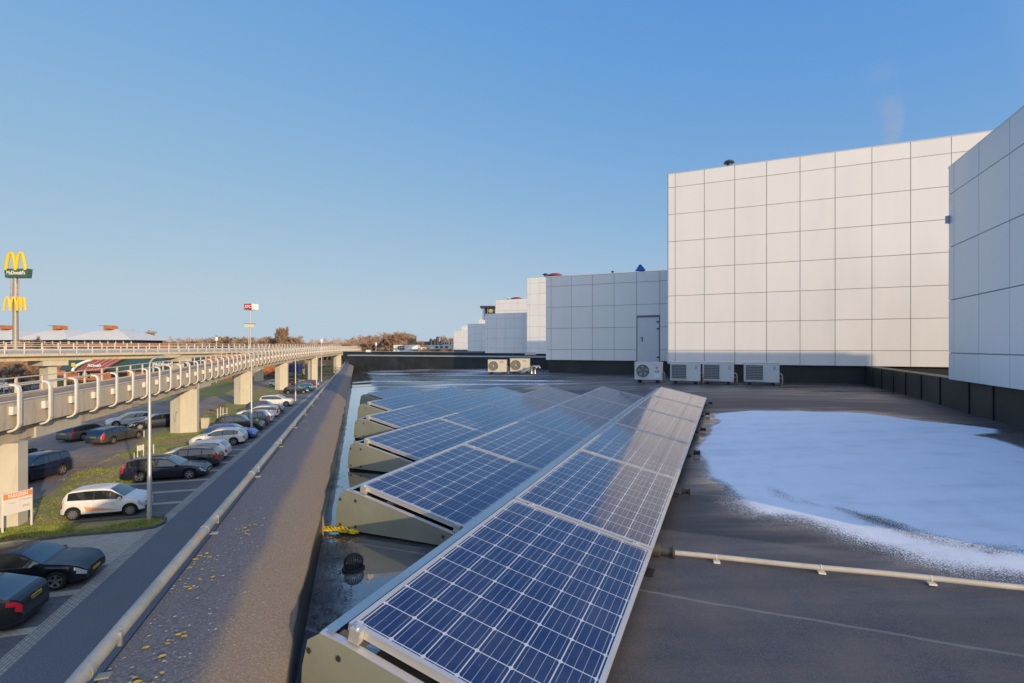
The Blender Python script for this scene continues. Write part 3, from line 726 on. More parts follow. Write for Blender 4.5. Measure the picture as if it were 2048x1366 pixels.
ROWS = [('row nearest the camera', 6), ('second row from the camera', 5), ('third row', 4), ('fourth row', 3), ('fifth row', 2), ('last short row by the parapet', 1)]
rise = .0215
def panel_mesh(k, frame_mb):
    pass
rd = UV2(0, 1) + Vector((0, 0, rise)); rd.normalize()                # along the row
ac = (UV2(1, 0)*math.cos(TILT) - Vector((0, 0, math.sin(TILT)))).normalized()
ac = (ac - rd*ac.dot(rd)).normalized(); pn = ac.cross(rd).normalized()
if pn.z < 0: pn = -pn
def make_panel(origin, label):
    root = thing('solar_panel', label, 'solar panel', origin, 'solar panels in staggered rows on the roof')
    fr_, gl_ = MB(), MB(); th = .035; fw = .022
    o = Vector(origin)
    for (a0, a1, r0, r1) in ((0, fw, 0, PL), (PW-fw, PW, 0, PL), (fw, PW-fw, 0, fw), (fw, PW-fw, PL-fw, PL)):
        fr_.box(o + ac*a0 + rd*r0 - pn*th, ac*(a1-a0), rd*(r1-r0), pn*th)
    q = .004
    g = [o+ac*fw+rd*fw-pn*q, o+ac*(PW-fw)+rd*fw-pn*q, o+ac*(PW-fw)+rd*(PL-fw)-pn*q, o+ac*fw+rd*(PL-fw)-pn*q]
    # uv: 0..1 with a margin so the white border shows
    mu, mv = .008, .012
    gl_.face(g, 0, [(-mu, -mv), (-mu, 1+mv), (1+mu, 1+mv), (1+mu, -mv)])
    gl_.face([g[3]-pn*.004, g[2]-pn*.004, g[1]-pn*.004, g[0]-pn*.004], 1)
    f = fr_.build('frame', ALU, root); gl_.build('glass', [GLASS, mat('backsheet', (.5, .5, .5), .6)], root)
    return root
NEAR = []
for k in range(6): NEAR.append(Vector((-.653-.565*k, 1.99+2.0*k, 0)))
proto = None
for ri, (rn, cnt) in enumerate(ROWS):
    n0 = NEAR[ri]; z0 = CZ-1.104
    row_o = Vector((n0.x, n0.y, z0))
    for j in range(cnt):
        o = row_o + rd*(j*(PL+PG))
        which = 'nearest' if j == 0 else ('farthest' if j == cnt-1 else ORD[j])
        if cnt == 1: lab = 'single dark blue solar panel in the last short row by the parapet'
        else: lab = f'dark blue solar panel, {which} one in the {rn}'
        if proto is None: proto = make_panel(o, lab); proto_o = Vector(o)
        else:
            c = copy_tree(proto); c.location = o; c['label'] = lab
    # supports: deflector, end plates, rails, feet
    Ltot = cnt*(PL+PG)-PG
    sup = thing('panel_mount', f'grey-green sheet steel mounting with end plates under the {rn}', 'mounting', row_o+Vector((0, 0, -.35)), 'steel mountings under the solar rows')
    hz = UV2(1, 0)
    def pp(w_, h_, r_): return row_o + hz*w_ + rd*r_ + Vector((0, 0, h_))
    b = MB()   # end plates near and far
    for side, r_ in (('near', -.045), ('far', Ltot+.03)):
        lo = .205
        poly = [pp(-.215, -.365, r_), pp(-.205, -.20, r_), pp(-.175, -.085, r_), pp(-.11, -.045, r_), pp(0, -.06, r_), pp(.93, -.262, r_), pp(.955, -.275, r_), pp(.955, -.345, r_)]
        b2 = MB(); b2.prism(poly, rd*.003)
        b2.build('end_plate', STEEL, sup)
        # folded flange on top of plate
        b3 = MB(); b3.box(pp(-.11, -.045, r_), pp(0, -.06, r_)-pp(-.11, -.045, r_), rd*(.035 if side == 'near' else -.035), Vector((0, 0, .003)))
        b3.box(pp(0, -.06, r_), pp(.93, -.262, r_)-pp(0, -.06, r_), rd*(.035 if side == 'near' else -.035), Vector((0, 0, .003))); b3.build('flange', ALU, sup)
        if side == 'near':
            for (w_, h_) in ((-.165, -.125), (-.01, -.12), (-.165, -.33), (-.01, -.325), (.80, -.28)):
                b4 = MB(); c0 = pp(w_, h_, r_-.003)
                for a in range(4):
                    an = a*math.pi/4; d1 = hz*math.cos(an)*.013 + Vector((0, 0, math.sin(an)*.013)); n_ = -rd
                    sd_ = d1.cross(n_).normalized()*.002
                    b4.box(c0-d1-sd_, d1*2, sd_*2, n_*.002)
                b4.build('screw', MATS['steel_dark'], sup)
    b = MB()
    b.box(pp(-.215, -.355, -.03), pp(-.12, -.05, 0)-pp(-.215, -.355, 0), rd*(Ltot+.04), pn*.002)
    b.box(pp(-.12, -.048, -.03), pp(-.055, -.042, 0)-pp(-.12, -.048, 0), rd*(Ltot+.04), Vector((0, 0, .002)))
    b.build('wind_deflector', mat('deflector_alu', (.42, .46, .5), .3, .75, var=.08, scale=3), sup)
    b = MB()
    b.box(pp(.0, -.075, 0), hz*.04+Vector((0, 0, -.008)), rd*Ltot, Vector((0, 0, .03))); b.box(pp(.88, -.285, 0), hz*.04, rd*Ltot, Vector((0, 0, .03)))
    b.build('rail', ALU, sup)
    for j in range(cnt+1):
        r_ = min(max(j*(PL+PG)-.01, .06), Ltot-.08)
        b = MB(); zt_ = -.275
        b.box(pp(-.24, -.40, r_-.05), hz*1.2, rd*.1, Vector((0, 0, .05))); b.build('foot', BLK, sup)
        b = MB(); c1 = pp(.99, -.315, r_)
        if not (ri == 0 and j == 1): b.tube([c1, c1+hz*.014, c1+hz*.016, c1+hz*.06, c1+hz*.062, c1+hz*.074], [.032, .032, .022, .022, .032, .032], 12)
        if b.v: b.build('end_stub', BLK, sup)
        # clamps between panels
        if 0 < j < cnt:
            for w_ in (.12, .85):
                b = MB(); b.box(row_o+ac*w_+rd*(j*(PL+PG)-PG-.006)+pn*.0008, ac*.05, rd*(PG+.012), pn*.005); b.tube([row_o+ac*(w_+.025)+rd*(j*(PL+PG)-PG/2)+pn*.005, row_o+ac*(w_+.025)+rd*(j*(PL+PG)-PG/2)+pn*.012], .008, 6)
                b.build('mid_clamp', ALU, sup)
    for w_ in (.03, .90):
        b = MB(); b.box(row_o+ac*w_-rd*.03-pn*.045, ac*.05, rd*.028, pn*.05); b.box(row_o+ac*w_-rd*.03+pn*.005, ac*.05, rd*.045, pn*.004)
        c_ = row_o+ac*(w_+.025)-rd*.015+pn*.009; b.tube([c_, c_+pn*.008], .008, 8); b.build('end_clamp', ALU, sup)
# cable trunk, rope, strainer
pp0 = gr(1350, 1116); pdir = (gr(2048, 1187)-pp0); pdir.z = 0; pdir.normalize()
CT = thing('roof_conduit', 'cream plastic conduit pipe lying across the roof with small saddles', 'pipe', (pp0.x, pp0.y, roofz(pp0.x, pp0.y)))
pts = []
for i in range(0, 40):
    q = pp0 + pdir*(i*.12 - .1); pts.append(Vector((q.x, q.y, roofz(q.x, q.y)+.034+.002*math.sin(i*.7))))
b = MB(); b.tube(pts, .0165, 14); b.build('pipe', mat('cream_pvc', (.52, .47, .38), .45, var=.12, scale=6, grime=(.4, .37, .28)), CT, smooth=True)
for d_ in (.26, .86, 1.42, 1.98, 2.6, 3.3):
    q = pp0 + pdir*d_; q = Vector((q.x, q.y, roofz(q.x, q.y)))
    b = MB(); b.cbox(q+Vector((0, 0, .008)), .04, .06, .010, R(-17)); b.tube([q+Vector((0, 0, .034))-pdir*.003, q+Vector((0, 0, .034))+pdir*.003], .0185, 12); b.build('saddle', mat('saddle_white', (.7, .68, .62), .5), CT)
b = MB(); q = pts[0]
b.tube([q-pdir*.12+Vector((0, 0, .01)), q-pdir*.02+Vector((0, 0, .01)), q+Vector((0, 0, .01)), q+pdir*.005+Vector((0, 0, .01)), q+pdir*.01+Vector((0, 0, .01)), q+pdir*.08+Vector((0, 0, .01)), q+pdir*.085+Vector((0, 0, .01)), q+pdir*.1+Vector((0, 0, .01))], [.045, .045, .045, .03, .03, .03, .045, .045], 14)
b.build('end_fitting', mat('grey_fitting', (.06, .058, .055), .45), CT, smooth=True)
# strainer ball on the drain
dc_ = gp(707, 1141, RT+.0); dc_.z = roofz(dc_.x, dc_.y)+.005
DR = thing('drain_strainer', 'round black wire strainer ball sitting over the roof drain', 'drain', dc_)
b = MB()
for k in range(14):
    a = k*math.pi/14; r0 = .062
    b.tube([dc_ + Vector((math.cos(a)*r0*math.cos(e), math.sin(a)*r0*math.cos(e), .045+r0*.85*math.sin(e))) for e in [-.7+i*(math.pi+1.4)/16 for i in range(17)]], .0022, 5)
for h in (-.5, 0, .5):
    b.tube([dc_ + Vector((.062*math.cos(h)*math.cos(i*.3307), .062*math.cos(h)*math.sin(i*.3307), .045+.053*math.sin(h))) for i in range(20)], .002, 5, caps=False)
b.build('wire_cage', BLK, DR)
b = MB(); b.tube([dc_-Vector((0, 0, .004)), dc_+Vector((0, 0, .006))], .075, 20); b.build('drain_collar', BLK, DR, smooth=True)
# rope bundle
ro = gp(646, 1064, RT); r1 = gp(716, 1074, RT)
b = MB(); rnd = random.Random(3)
dv = (r1-ro); ln = dv.length; du_ = dv.normalized(); dn = Vector((-du_.y, du_.x, 0))
for s in range(7):
    ph = s*.9; pts = []
    for i in range(26):
        k = i/25; rr = .012 + .02*math.sin(k*math.pi)*(.6+.4*math.sin(s*2+k*5))
        a = ph + k*9
        q = ro + du_*(k*ln*(.96 if s % 2 else 1)) + dn*(rr*math.cos(a)+.012*math.sin(k*6+s)); q.z = roofz(q.x, q.y)+.02+rr*.6*(1+math.sin(a))
        pts.append(q)
    b.tube(pts, .0055, 6)
ce = r1 - du_*.05
for s in range(3):
    b.tube([ce + du_*(.035*math.cos(i*.6283)) + dn*(.02*math.sin(i*.6283)+.004*s) + Vector((0, 0, .03+.006*s)) for i in range(11)], .0055, 6)
tag(b.build('rope', mat('yellow_rope', (.75, .55, .02), .6, var=.2, scale=60), smooth=True), 'twisted bundle of yellow rope lying between the parapet and the second row', 'rope')
# wet dead leaves and grit in the gutter strip
b = MB()
for i in range(3600):
    t = random.uniform(1.0, 4.2) if i < 2800 else random.uniform(4, 22)
    o_ = abs(random.gauss(.10, .07)) if t > 1.8 else abs(random.gauss(.2, .12))
    q = LT(.262-o_, t); r_ = random.uniform(.002, .009)
    if random.random() < .02: r_ *= 3
    a = random.uniform(0, 6.28); z = roofz(q.x, q.y)+.007
    b.face([(q.x+r_*math.cos(a+k*2.1), q.y+r_*math.sin(a+k*2.1), z+random.uniform(0, .006)) for k in range(3)])
b.build('gutter_debris', mat('wet_leaf_litter', (.035, .03, .026), .35, var=.5, scale=40), kind='stuff')

# ------------------------------------------------------------ air conditioners
ACW = mat('ac_white', (.66, .68, .67), .45, var=.04, scale=5); ACB = mat('ac_beige', (.62, .58, .48), .5, var=.05)
DKG = mat('grille_dark', (.03, .03, .033), .5); FING = mat('fin_grey', (.25, .27, .28), .5, .3)
def ac_unit(px, Y, wd, ht, dp, kind, lab):
    q = sx(px, Y); zr = roofz(q.x, q.y)
    rz = R(-23.6) if kind != 'beige' else R(-10)
    a = Vector((math.cos(rz), math.sin(rz), 0)); n = Vector((a.y, -a.x, 0))    # n faces the camera
    base = Vector((q.x, q.y, zr+.09))
    T = thing('air_conditioner', lab, 'air conditioner', Vector((q.x, q.y, zr)), 'outdoor air conditioners on the roof')
    wm = ACB if kind == 'beige' else ACW
    def P(x, y, z): return base + a*x - n*y + Vector((0, 0, z))    # y = depth back
    b = MB(); b.box(P(-wd/2, 0, 0), a*wd, -n*dp, (0, 0, ht)); b.build('housing', wm, T, bevel=.012)
    b = MB(); b.box(P(-wd/2-.006, -.008, ht-.03), a*(wd+.012), -n*(dp+.014), (0, 0, .036)); b.build('lid', wm, T, bevel=.006)
    cx = -wd*.19; cz = ht*.5
    if kind == 'louvre':
        w2, h2 = wd*.49, ht*.74; x0 = -wd/2+.05; z0 = ht*.11
        b = MB(); b.box(P(x0, -.004, z0), a*w2, n*.004, (0, 0, h2)); b.build('vent_opening', DKG, T)
        b = MB()
        for k in range(9): b.box(P(x0, -.022, z0+h2*(k+.15)/9), a*w2, n*.006+Vector((0, 0, -.012)), (0, 0, h2/9*.38))
        for k in range(5): b.box(P(x0+w2*k/4-.004, -.02, z0), a*.008, n*.012, (0, 0, h2))
        b.build('louvre', FING, T)
        b = MB(); b.box(P(x0-.025, -.012, z0-.025), a*(w2+.05), n*.02, (0, 0, .025)); b.box(P(x0-.025, -.012, z0+h2), a*(w2+.05), n*.02, (0, 0, .025)); b.box(P(x0-.025, -.012, z0), a*.025, n*.02, (0, 0, h2)); b.box(P(x0+w2, -.012, z0), a*.025, n*.02, (0, 0, h2)); b.build('vent_frame', wm, T)
        b = MB(); b.box(P(wd*.33, -.003, ht*.62), a*.07, n*.003, (0, 0, .1)); b.box(P(wd*.35, -.003, ht*.78), a*.03, n*.003, (0, 0, .03)); b.build('rating_label', mat('label_blue', (.38, .46, .55), .6), T)
    else:
        r = ht*.38
        b = MB(); b.disc(P(cx, -.004, cz), n, r, 28); b.build('fan_opening', DKG if kind == 'round' else mat('fan_tan', (.22, .18, .11), .6), T)
        b = MB()
        for k in range(5):
            an = k*1.2566; p1 = P(cx+.02*math.cos(an), -.006, cz+.02*math.sin(an)); p2 = P(cx+r*.85*math.cos(an), -.006, cz+r*.85*math.sin(an)); p3 = P(cx+r*.8*math.cos(an+.8), -.01, cz+r*.8*math.sin(an+.8))
            b.face([p1, p3, p2])
        b.build('fan_blade', FING, T)
        b = MB(); 
        for rr in ([r] if kind == 'round' else [r*.3, r*.5, r*.7, r*.85, r]):
            b.tube([P(cx+rr*math.cos(i*.2618), -.02, cz+rr*math.sin(i*.2618)) for i in range(25)], .005 if rr < r else .012, 5, caps=False)
        if kind == 'round':
            for k in range(-6, 7):
                x_ = k*r/6.5; hh = math.sqrt(max(0, r*r-x_*x_)); b.tube([P(cx+x_, -.022, cz-hh), P(cx+x_, -.022, cz+hh)], .003, 4)
        b.build('fan_guard', wm if kind == 'round' else mat('fan_guard_tan', (.36, .30, .2), .6), T)
        if kind == 'round':
            text('brand_lettering', 'LG', .11, mat('lettering_dark', (.05, .05, .06), .5), P(wd*.32, -.002, ht*.47), a, (0, 0, 1), T, .002, bold=.003)
            b = MB(); b.disc(P(wd*.32, -.004, ht*.70), n, .045, 18); b.build('round_emblem', mat('emblem_pink', (.55, .25, .38), .5), T)
            b = MB(); b.box(P(wd*.22, -.003, ht*.13), a*.18, n*.003, (0, 0, .17)); b.build('rating_label', mat('label_white', (.72, .78, .8), .6), T)
        else:
            b = MB(); b.disc(P(cx, -.03, cz), n, .03, 12); b.build('hub_badge', WH, T)
            b = MB()
            for k, h_ in ((0, .86), (1, .77)): b.box(P(wd*.16, -.003, ht*h_), a*(wd*.2), n*.003, (0, 0, .014))
            b.build('lettering', mat('lettering_brown', (.12, .1, .08), .6), T)
    for x_ in (-wd*.33, wd*.33):
        b = MB(); b.box(P(x_-.05, -.04, -.012), a*.1, -n*(dp+.08), (0, 0, .012)); b.box(P(x_-.04, -.03, -.095), a*.08, -n*(dp+.05), (0, 0, .082)); b.build('foot', BLK, T)
    b = MB(); b.tube([P(wd/2+.0, .1, ht*.42), P(wd/2+.05, .1, ht*.45), P(wd/2+.085, .1, ht*.35), P(wd/2+.09, .1, .02), P(wd/2+.07, .14, -.06), P(wd/2-.1, dp+.3, -.07)], .016, 8)
    b.tube([P(wd/2+.0, .16, ht*.22), P(wd/2+.05, .16, ht*.24), P(wd/2+.1, .16, ht*.1), P(wd/2+.1, .2, -.06)], .012, 8)
    b.build('pipe', mat('pipe_wrap', (.4, .38, .34), .7, var=.3, scale=20), T, smooth=True)
ac_unit(1296, 16.8, .90, .60, .33, 'round', 'white air conditioner with round fan and dark two-letter mark, below the service door')
ac_unit(1370, 16.2, .93, .63, .34, 'louvre', 'white louvred air conditioner, left of the close pair')
ac_unit(1436, 16.0, .94, .63, .34, 'louvre', 'white louvred air conditioner in the middle of the three square-grilled ones')
ac_unit(1523, 15.6, 1.0, .63, .34, 'louvre', 'white louvred air conditioner standing apart at the right end')
ac_unit(994, 23.7, .90, .58, .33, 'beige', 'cream air conditioner, left one of the far pair')
ac_unit(1039, 23.5, .92, .61, .33, 'beige', 'cream air conditioner beside the silver duct elbows')
# silver duct elbows
q = sx(1068, 23.0); q.z = roofz(q.x, q.y)
DU = thing('duct_elbow', 'pair of curved silver duct elbows beside the far cream air conditioner', 'duct', q)
FO = mat('foil', (.45, .42, .38), .35, .9, var=.3, scale=14)
for k in range(2):
    b = MB(); c0 = q+Vector((k*.16-.12, 0, 0)); b.tube([c0, c0+Vector((0, 0, .14)), c0+Vector((.02, 0, .27)), c0+Vector((.08, -.02, .34)), c0+Vector((.17, -.04, .33)), c0+Vector((.24, -.05, .25))], [.07, .055, .06, .06, .06, .055], 10); b.build('elbow', FO, DU, smooth=True)
b = MB(); b.tube([q+Vector((-.2, 0, .25)), q+Vector((-.45, 0, .12)), q+Vector((-.6, 0, .03))], [.06, .09, .02], 10); b.build('cable_cover', mat('cover_green', (.2, .27, .27), .6), DU, smooth=True)

# ------------------------------------------------------------ viaducts
def resample(pts, step):
    P = [Vector(p) for p in pts]; out = []
    def cr(a, b, c, d, k): return .5*((2*b)+(c-a)*k+(2*a-5*b+4*c-d)*k*k+(3*b-a-3*c+d)*k**3)
    dense = []
    for i in range(len(P)-1):
        a, b_, c, d = P[max(i-1, 0)], P[i], P[i+1], P[min(i+2, len(P)-1)]
        for k in range(40): dense.append(cr(a, b_, c, d, k/40))
    dense.append(P[-1]); out = [dense[0]]; acc = 0
    for p, q in zip(dense, dense[1:]):
        sg = (q-p).length
        while acc + sg >= step:
            k = (step-acc)/sg; p = p + (q-p)*k; out.append(p.copy()); sg = (q-p).length; acc = 0
        acc += sg
    return out
def frames(pts):
    fr = []
    for i, p in enumerate(pts):
        d = pts[min(i+1, len(pts)-1)] - pts[max(i-1, 0)]; d.z = 0; d.normalize(); fr.append((p, d, Vector((-d.y, d.x, 0))))
    return fr
def conc_mat(name, a, c_, gr):
    m, t, p = nodes(name); co = coord(t)
    mp = N(t, 'ShaderNodeMapping'); mp.inputs['Scale'].default_value = (1.2, 1.2, .12); t.links.new(co, mp.inputs[0])
    n1 = noise_n(t, co, .9, 6, .7); n2 = noise_n(t, mp.outputs[0], 3, 5, .7)
    c = ramp(t, n1, [(.3, a), (.7, c_)])
    c = mixc(t, ramp(t, n2, [(.52, (0, 0, 0)), (.72, (.75, .75, .75))]), c, gr)
    t.links.new(c, p.inputs['Base Color']); p.inputs['Roughness'].default_value = .85; bump(t, p, noise_n(t, co, 18, 3), .01, .3); return m
VC = conc_mat('viaduct_concrete', (.50, .42, .30), (.60, .52, .39), (.30, .24, .17))
VP = conc_mat('pier_concrete', (.52, .48, .39), (.60, .56, .46), (.42, .38, .30))
VW = mat('bracket_white', (.70, .665, .59), .45, var=.06, scale=2)
NV = thing('viaduct', 'curving concrete viaduct lined with white C-shaped brackets over the parking', 'viaduct', (0, 0, 0))
zt_ = [(10, -1.8), (25, -1.8), (36, -1.72), (47, -1.52), (55, -1.38), (64, -1.2), (75, -.87), (93, -.5), (124, -.12), (160, .14), (250, .42), (340, .5)]
def zprof(y):
    for (a, x), (b_, z) in zip(zt_, zt_[1:]):
        if y <= b_: return CZ + x+(z-x)*(y-a)/(b_-a)
    return CZ+zt_[-1][1]
raw = [LT(15.4, t) for t in (12, 22, 34, 46, 58, 70, 82)] + [Vector((-45.2, 100, 0)), Vector((-51.2, 131, 0)), Vector((-57.2, 167, 0)), Vector((-63.5, 220, 0)), Vector((-67, 280, 0)), Vector((-68, 330, 0))]
vp = resample(raw, 2.5)
for p in vp: p.z = zprof(p.y)
for _ in range(3):
    for i in range(1, len(vp)-1): vp[i].z = (vp[i-1].z+2*vp[i].z+vp[i+1].z)/4
VF = frames(vp)
sec = [(.18, -.85), (.18, -2.05), (.8, -2.1), (.8, -2.85), (2.9, -2.85), (2.9, -2.1), (3.5, -2.05), (3.5, -.9), (3.3, -.9), (3.3, -1.0), (.4, -1.0), (.4, -.85)]
b = MB(); b.loft([[p + n*o_ + Vector((0, 0, z)) for o_, z in sec] for p, d, n in VF], closed=True); b.build('deck', VC, NV)
b = MB(); b.loft([[p + n*.42 + Vector((0, 0, -.985)), p + n*3.28 + Vector((0, 0, -.985))] for p, d, n in VF]); o = b.build('walkway', mat('walkway_brown', (.34, .23, .14), .85, var=.25, scale=1), NV); 
if o.data.polygons[0].normal.z < 0: o.data.flip_normals()
b = MB()
for o_, z in ((.35, .02), (.2, -.42), (.25, -.78)): b.tube([p+n*o_+Vector((0, 0, z)) for p, d, n in VF], .04, 5)
b.build('handrail', mat('rail_cream', (.62, .56, .46), .5), NV)
b = MB()
for o_, z in ((3.4, .0), (3.4, -.45)): b.tube([p+n*o_+Vector((0, 0, z)) for p, d, n in VF], .04, 5)
b.build('handrail', MATS['rail_cream'], NV)
prof = [(.5, .0), (.3, .01), (.12, -.03), (.03, -.12), (0, -.28), (0, -1.85), (.04, -2.0), (.14, -2.12), (.3, -2.19), (.42, -2.2)]
b = MB(); secs = []
for i, (o_, z) in enumerate(prof):
    a = Vector(prof[max(i-1, 0)]); c = Vector(prof[min(i+1, len(prof)-1)]); dd = (c-a).normalized(); nx = Vector((-dd.y, dd.x))*.045
    wv = .105
    secs.append([(o_-nx.x, -wv, z-nx.y), (o_-nx.x, wv, z-nx.y), (o_+nx.x, wv, z+nx.y), (o_+nx.x, -wv, z+nx.y)])
b.loft([[Vector(q) for q in s_] for s_ in secs], closed=True); b.face([Vector(q) for q in secs[0]][::-1]); b.face([Vector(q) for q in secs[-1]])
br0 = b.build('bracket', VW); br0.parent = NV
bm_ = bmesh.new(); bm_.from_mesh(br0.data); bmesh.ops.recalc_face_normals(bm_, faces=bm_.faces); bm_.to_mesh(br0.data); bm_.free()
b = MB(); b.box((.02, .15, -1.38), (.18, 0, 0), (0, .27, 0), (0, 0, .38)); bx0 = b.build('junction_box', VW); bx0.parent = br0
b = MB(); b.box((3.34, -.06, -1.0), (.1, 0, 0), (0, .12, 0), (0, 0, 1.02)); ps0 = b.build('rail_post', mat('post_cream', (.6, .48, .34), .6)); ps0.parent = NV
first = True
for i, (p, d, n) in enumerate(VF):
    if i % 1: continue
    if i > 112: break
    rz = math.atan2(n.y, n.x)
    if first: o1, o2 = br0, ps0; first = False
    else:
        o1 = br0.copy(); C.objects.link(o1); o1.parent = NV
        q_ = bx0.copy(); C.objects.link(q_); q_.parent = o1
        o2 = ps0.copy(); C.objects.link(o2); o2.parent = NV
    o1.location = p; o1.rotation_euler = (0, 0, rz); 
    o2.location = p + d*1.2; o2.rotation_euler = (0, 0, rz)
# recalc for box mirrored winding
PIERS = [(23.3, 1.2, 0), (49.9, 1.2, 0), (75.0, 1.2, 0), (100.5, 1.1, 0), (130.9, 1.1, 0), (166, 1.1, 0), (205, 1.1, 0), (250, 1.1, 0)]
def at_y(y, fr_):
    for i in range(len(fr_)-1):
        if fr_[i][0].y <= y <= fr_[i+1][0].y:
            k = (y-fr_[i][0].y)/(fr_[i+1][0].y-fr_[i][0].y); return fr_[i][0].lerp(fr_[i+1][0], k), fr_[i][1], fr_[i][2]
for y, wd, _ in PIERS:
    p, d, n = at_y(y + 1.2, VF)
    c = p + n*1.5
    b = MB(); tz = p.z-2.85
    pl = [(-1.25, .55), (-1.25, -.45), (-.1, -.75), (.55, -.8), (1.25, -.45), (1.25, .55), (.1, .85)]
    pl = [(-1.2, -.45), (.2, -.72), (1.2, -.28), (1.2, .5), (-.2, .75), (-1.2, .3)]
    pts = [Vector((c.x, c.y, 0)) + n*a*1.0 + d*e for a, e in pl]
    b.prism([(q.x, q.y, -.2) for q in pts], (0, 0, tz+.2)); b.build('pier', VP, NV)
    b = MB(); b.box(Vector((p.x, p.y, tz-.10)) + n*.72 + d*1.8, n*2.25, d*4.4, (0, 0, .87)); b.build('girder_joint_block', VP, NV)
graf = at_y(51.1, VF); 
# rear viaduct
RV = thing('viaduct', 'rear concrete viaduct with thin cream railings, joining the bracketed one in the distance', 'viaduct', (0, 0, 0))
raw = [(-88, 20, 0), (-80, 46, 0), (-72, 70, 0), (-64.5, 100, 0), (-62, 128, 0), (-64, 160, 0), (-68, 200, 0), (-73, 260, 0), (-76, 330, 0)]
rp = resample(raw, 2.3)
for p in rp: p.z = CZ + (.06 if p.y < 100 else .06 + (p.y-100)*.0025)
RF = frames(rp)
sec = [(0, -1.05), (0, -1.45), (.5, -1.5), (.9, -1.75), (.9, -2.15), (4.6, -2.15), (4.6, -1.3), (5.6, -.9), (5.6, -.35), (5.4, -.35), (5.3, -.55), (.3, -1.1), (.2, -1.05)]
b = MB(); b.loft([[p + n*o_ + Vector((0, 0, z)) for o_, z in sec] for p, d, n in RF], closed=True); b.build('deck', VC, RV)
b = MB()
for z in (0, -.38): b.tube([p+n*.1+Vector((0, 0, z)) for p, d, n in RF], .032, 5)
for z in (.62, .3, .05): b.tube([p+n*5.5+Vector((0, 0, z)) for p, d, n in RF], .035, 5)
b.build('handrail', MATS['rail_cream'], RV)
b = MB(); b.box((.05, -.05, -1.05), (.1, 0, 0), (0, .1, 0), (0, 0, 1.07)); n0 = b.build('rail_post', VW); n0.parent = RV
b = MB(); b.box((5.42, -.06, -.4), (.12, 0, 0), (0, .12, 0), (0, 0, 1.04)); f0 = b.build('rail_post', VW); f0.parent = RV
first = True
for i, (p, d, n) in enumerate(RF):
    if p.y < 44 or i > 104: continue
    if first: o1, o2 = n0, f0; first = False
    else:
        o1 = n0.copy(); C.objects.link(o1); o1.parent = RV
        if i % 2 == 0 or True: o2 = f0.copy(); C.objects.link(o2); o2.parent = RV
    rz = math.atan2(n.y, n.x); o1.location = p; o1.rotation_euler = (0, 0, rz); o2.location = p+d*.8; o2.rotation_euler = (0, 0, rz)
for px in (106, 363, 525, 609):
    best = min(RF, key=lambda f: abs((f[0].x-1.5)/f[0].y*F+1024-px)); p, d, n = best
    b = MB(); c = p+n*2.7
    b.box(Vector((c.x, c.y, -.2))-n*.95-d*.6, n*1.9, d*1.2, (0, 0, p.z-2.7)); b.build('pier', VP, RV)
    b = MB(); b.box(Vector((c.x, c.y, p.z-2.95))-n*1.7-d*1.7, n*3.4, d*3.4, (0, 0, .78)); b.build('pier_cap', VP, RV)

# ------------------------------------------------------------ cars
CARM = {}
def paint(name, col, metal=.0, rough=.28):
    k = 'paint_'+name
    if k not in CARM:
        m, t, p = nodes(k); p.inputs['Base Color'].default_value = (*col, 1); p.inputs['Metallic'].default_value = metal
        p.inputs['Roughness'].default_value = rough+.12; p.inputs['Specular IOR Level'].default_value = .3; p.inputs['Coat Weight'].default_value = .6; p.inputs['Coat Roughness'].default_value = .03
        co = coord(t); n = noise_n(t, co, 3, 4); c = ramp(t, n, [(.3, tuple(x*.9 for x in col)), (.7, tuple(min(1, x*1.08+.004) for x in col))]); t.links.new(c, p.inputs['Base Color'])
        CARM[k] = m
    return CARM[k]
CGL = mat('car_glass', (.014, .02, .024), .03, spec=1., coat=1.)
CBK = mat('car_plastic', (.02, .02, .021), .5); CTY = mat('car_tyre', (.015, .015, .015), .8)
CRM = mat('car_rim', (.5, .5, .52), .3, .8); CTL = mat('tail_light', (.75, .015, .03), .12, coat=1); CHL = mat('head_light', (.55, .58, .6), .08, .3, coat=1)
CPL = mat('plate_yellow', (.75, .48, .03), .5); CCH = mat('chrome', (.7, .7, .7), .12, 1.)
def lerpc(cp, x):
    if x <= cp[0][0]: return cp[0][1]
    for (a, y0), (b_, y1) in zip(cp, cp[1:]):
        if x <= b_:
            k = (x-a)/(b_-a); return y0+(y1-y0)*k
    return cp[-1][1]
def smoothc(cp, x, e=.012): return (lerpc(cp, x-e)+lerpc(cp, x)*2+lerpc(cp, x+e))/4
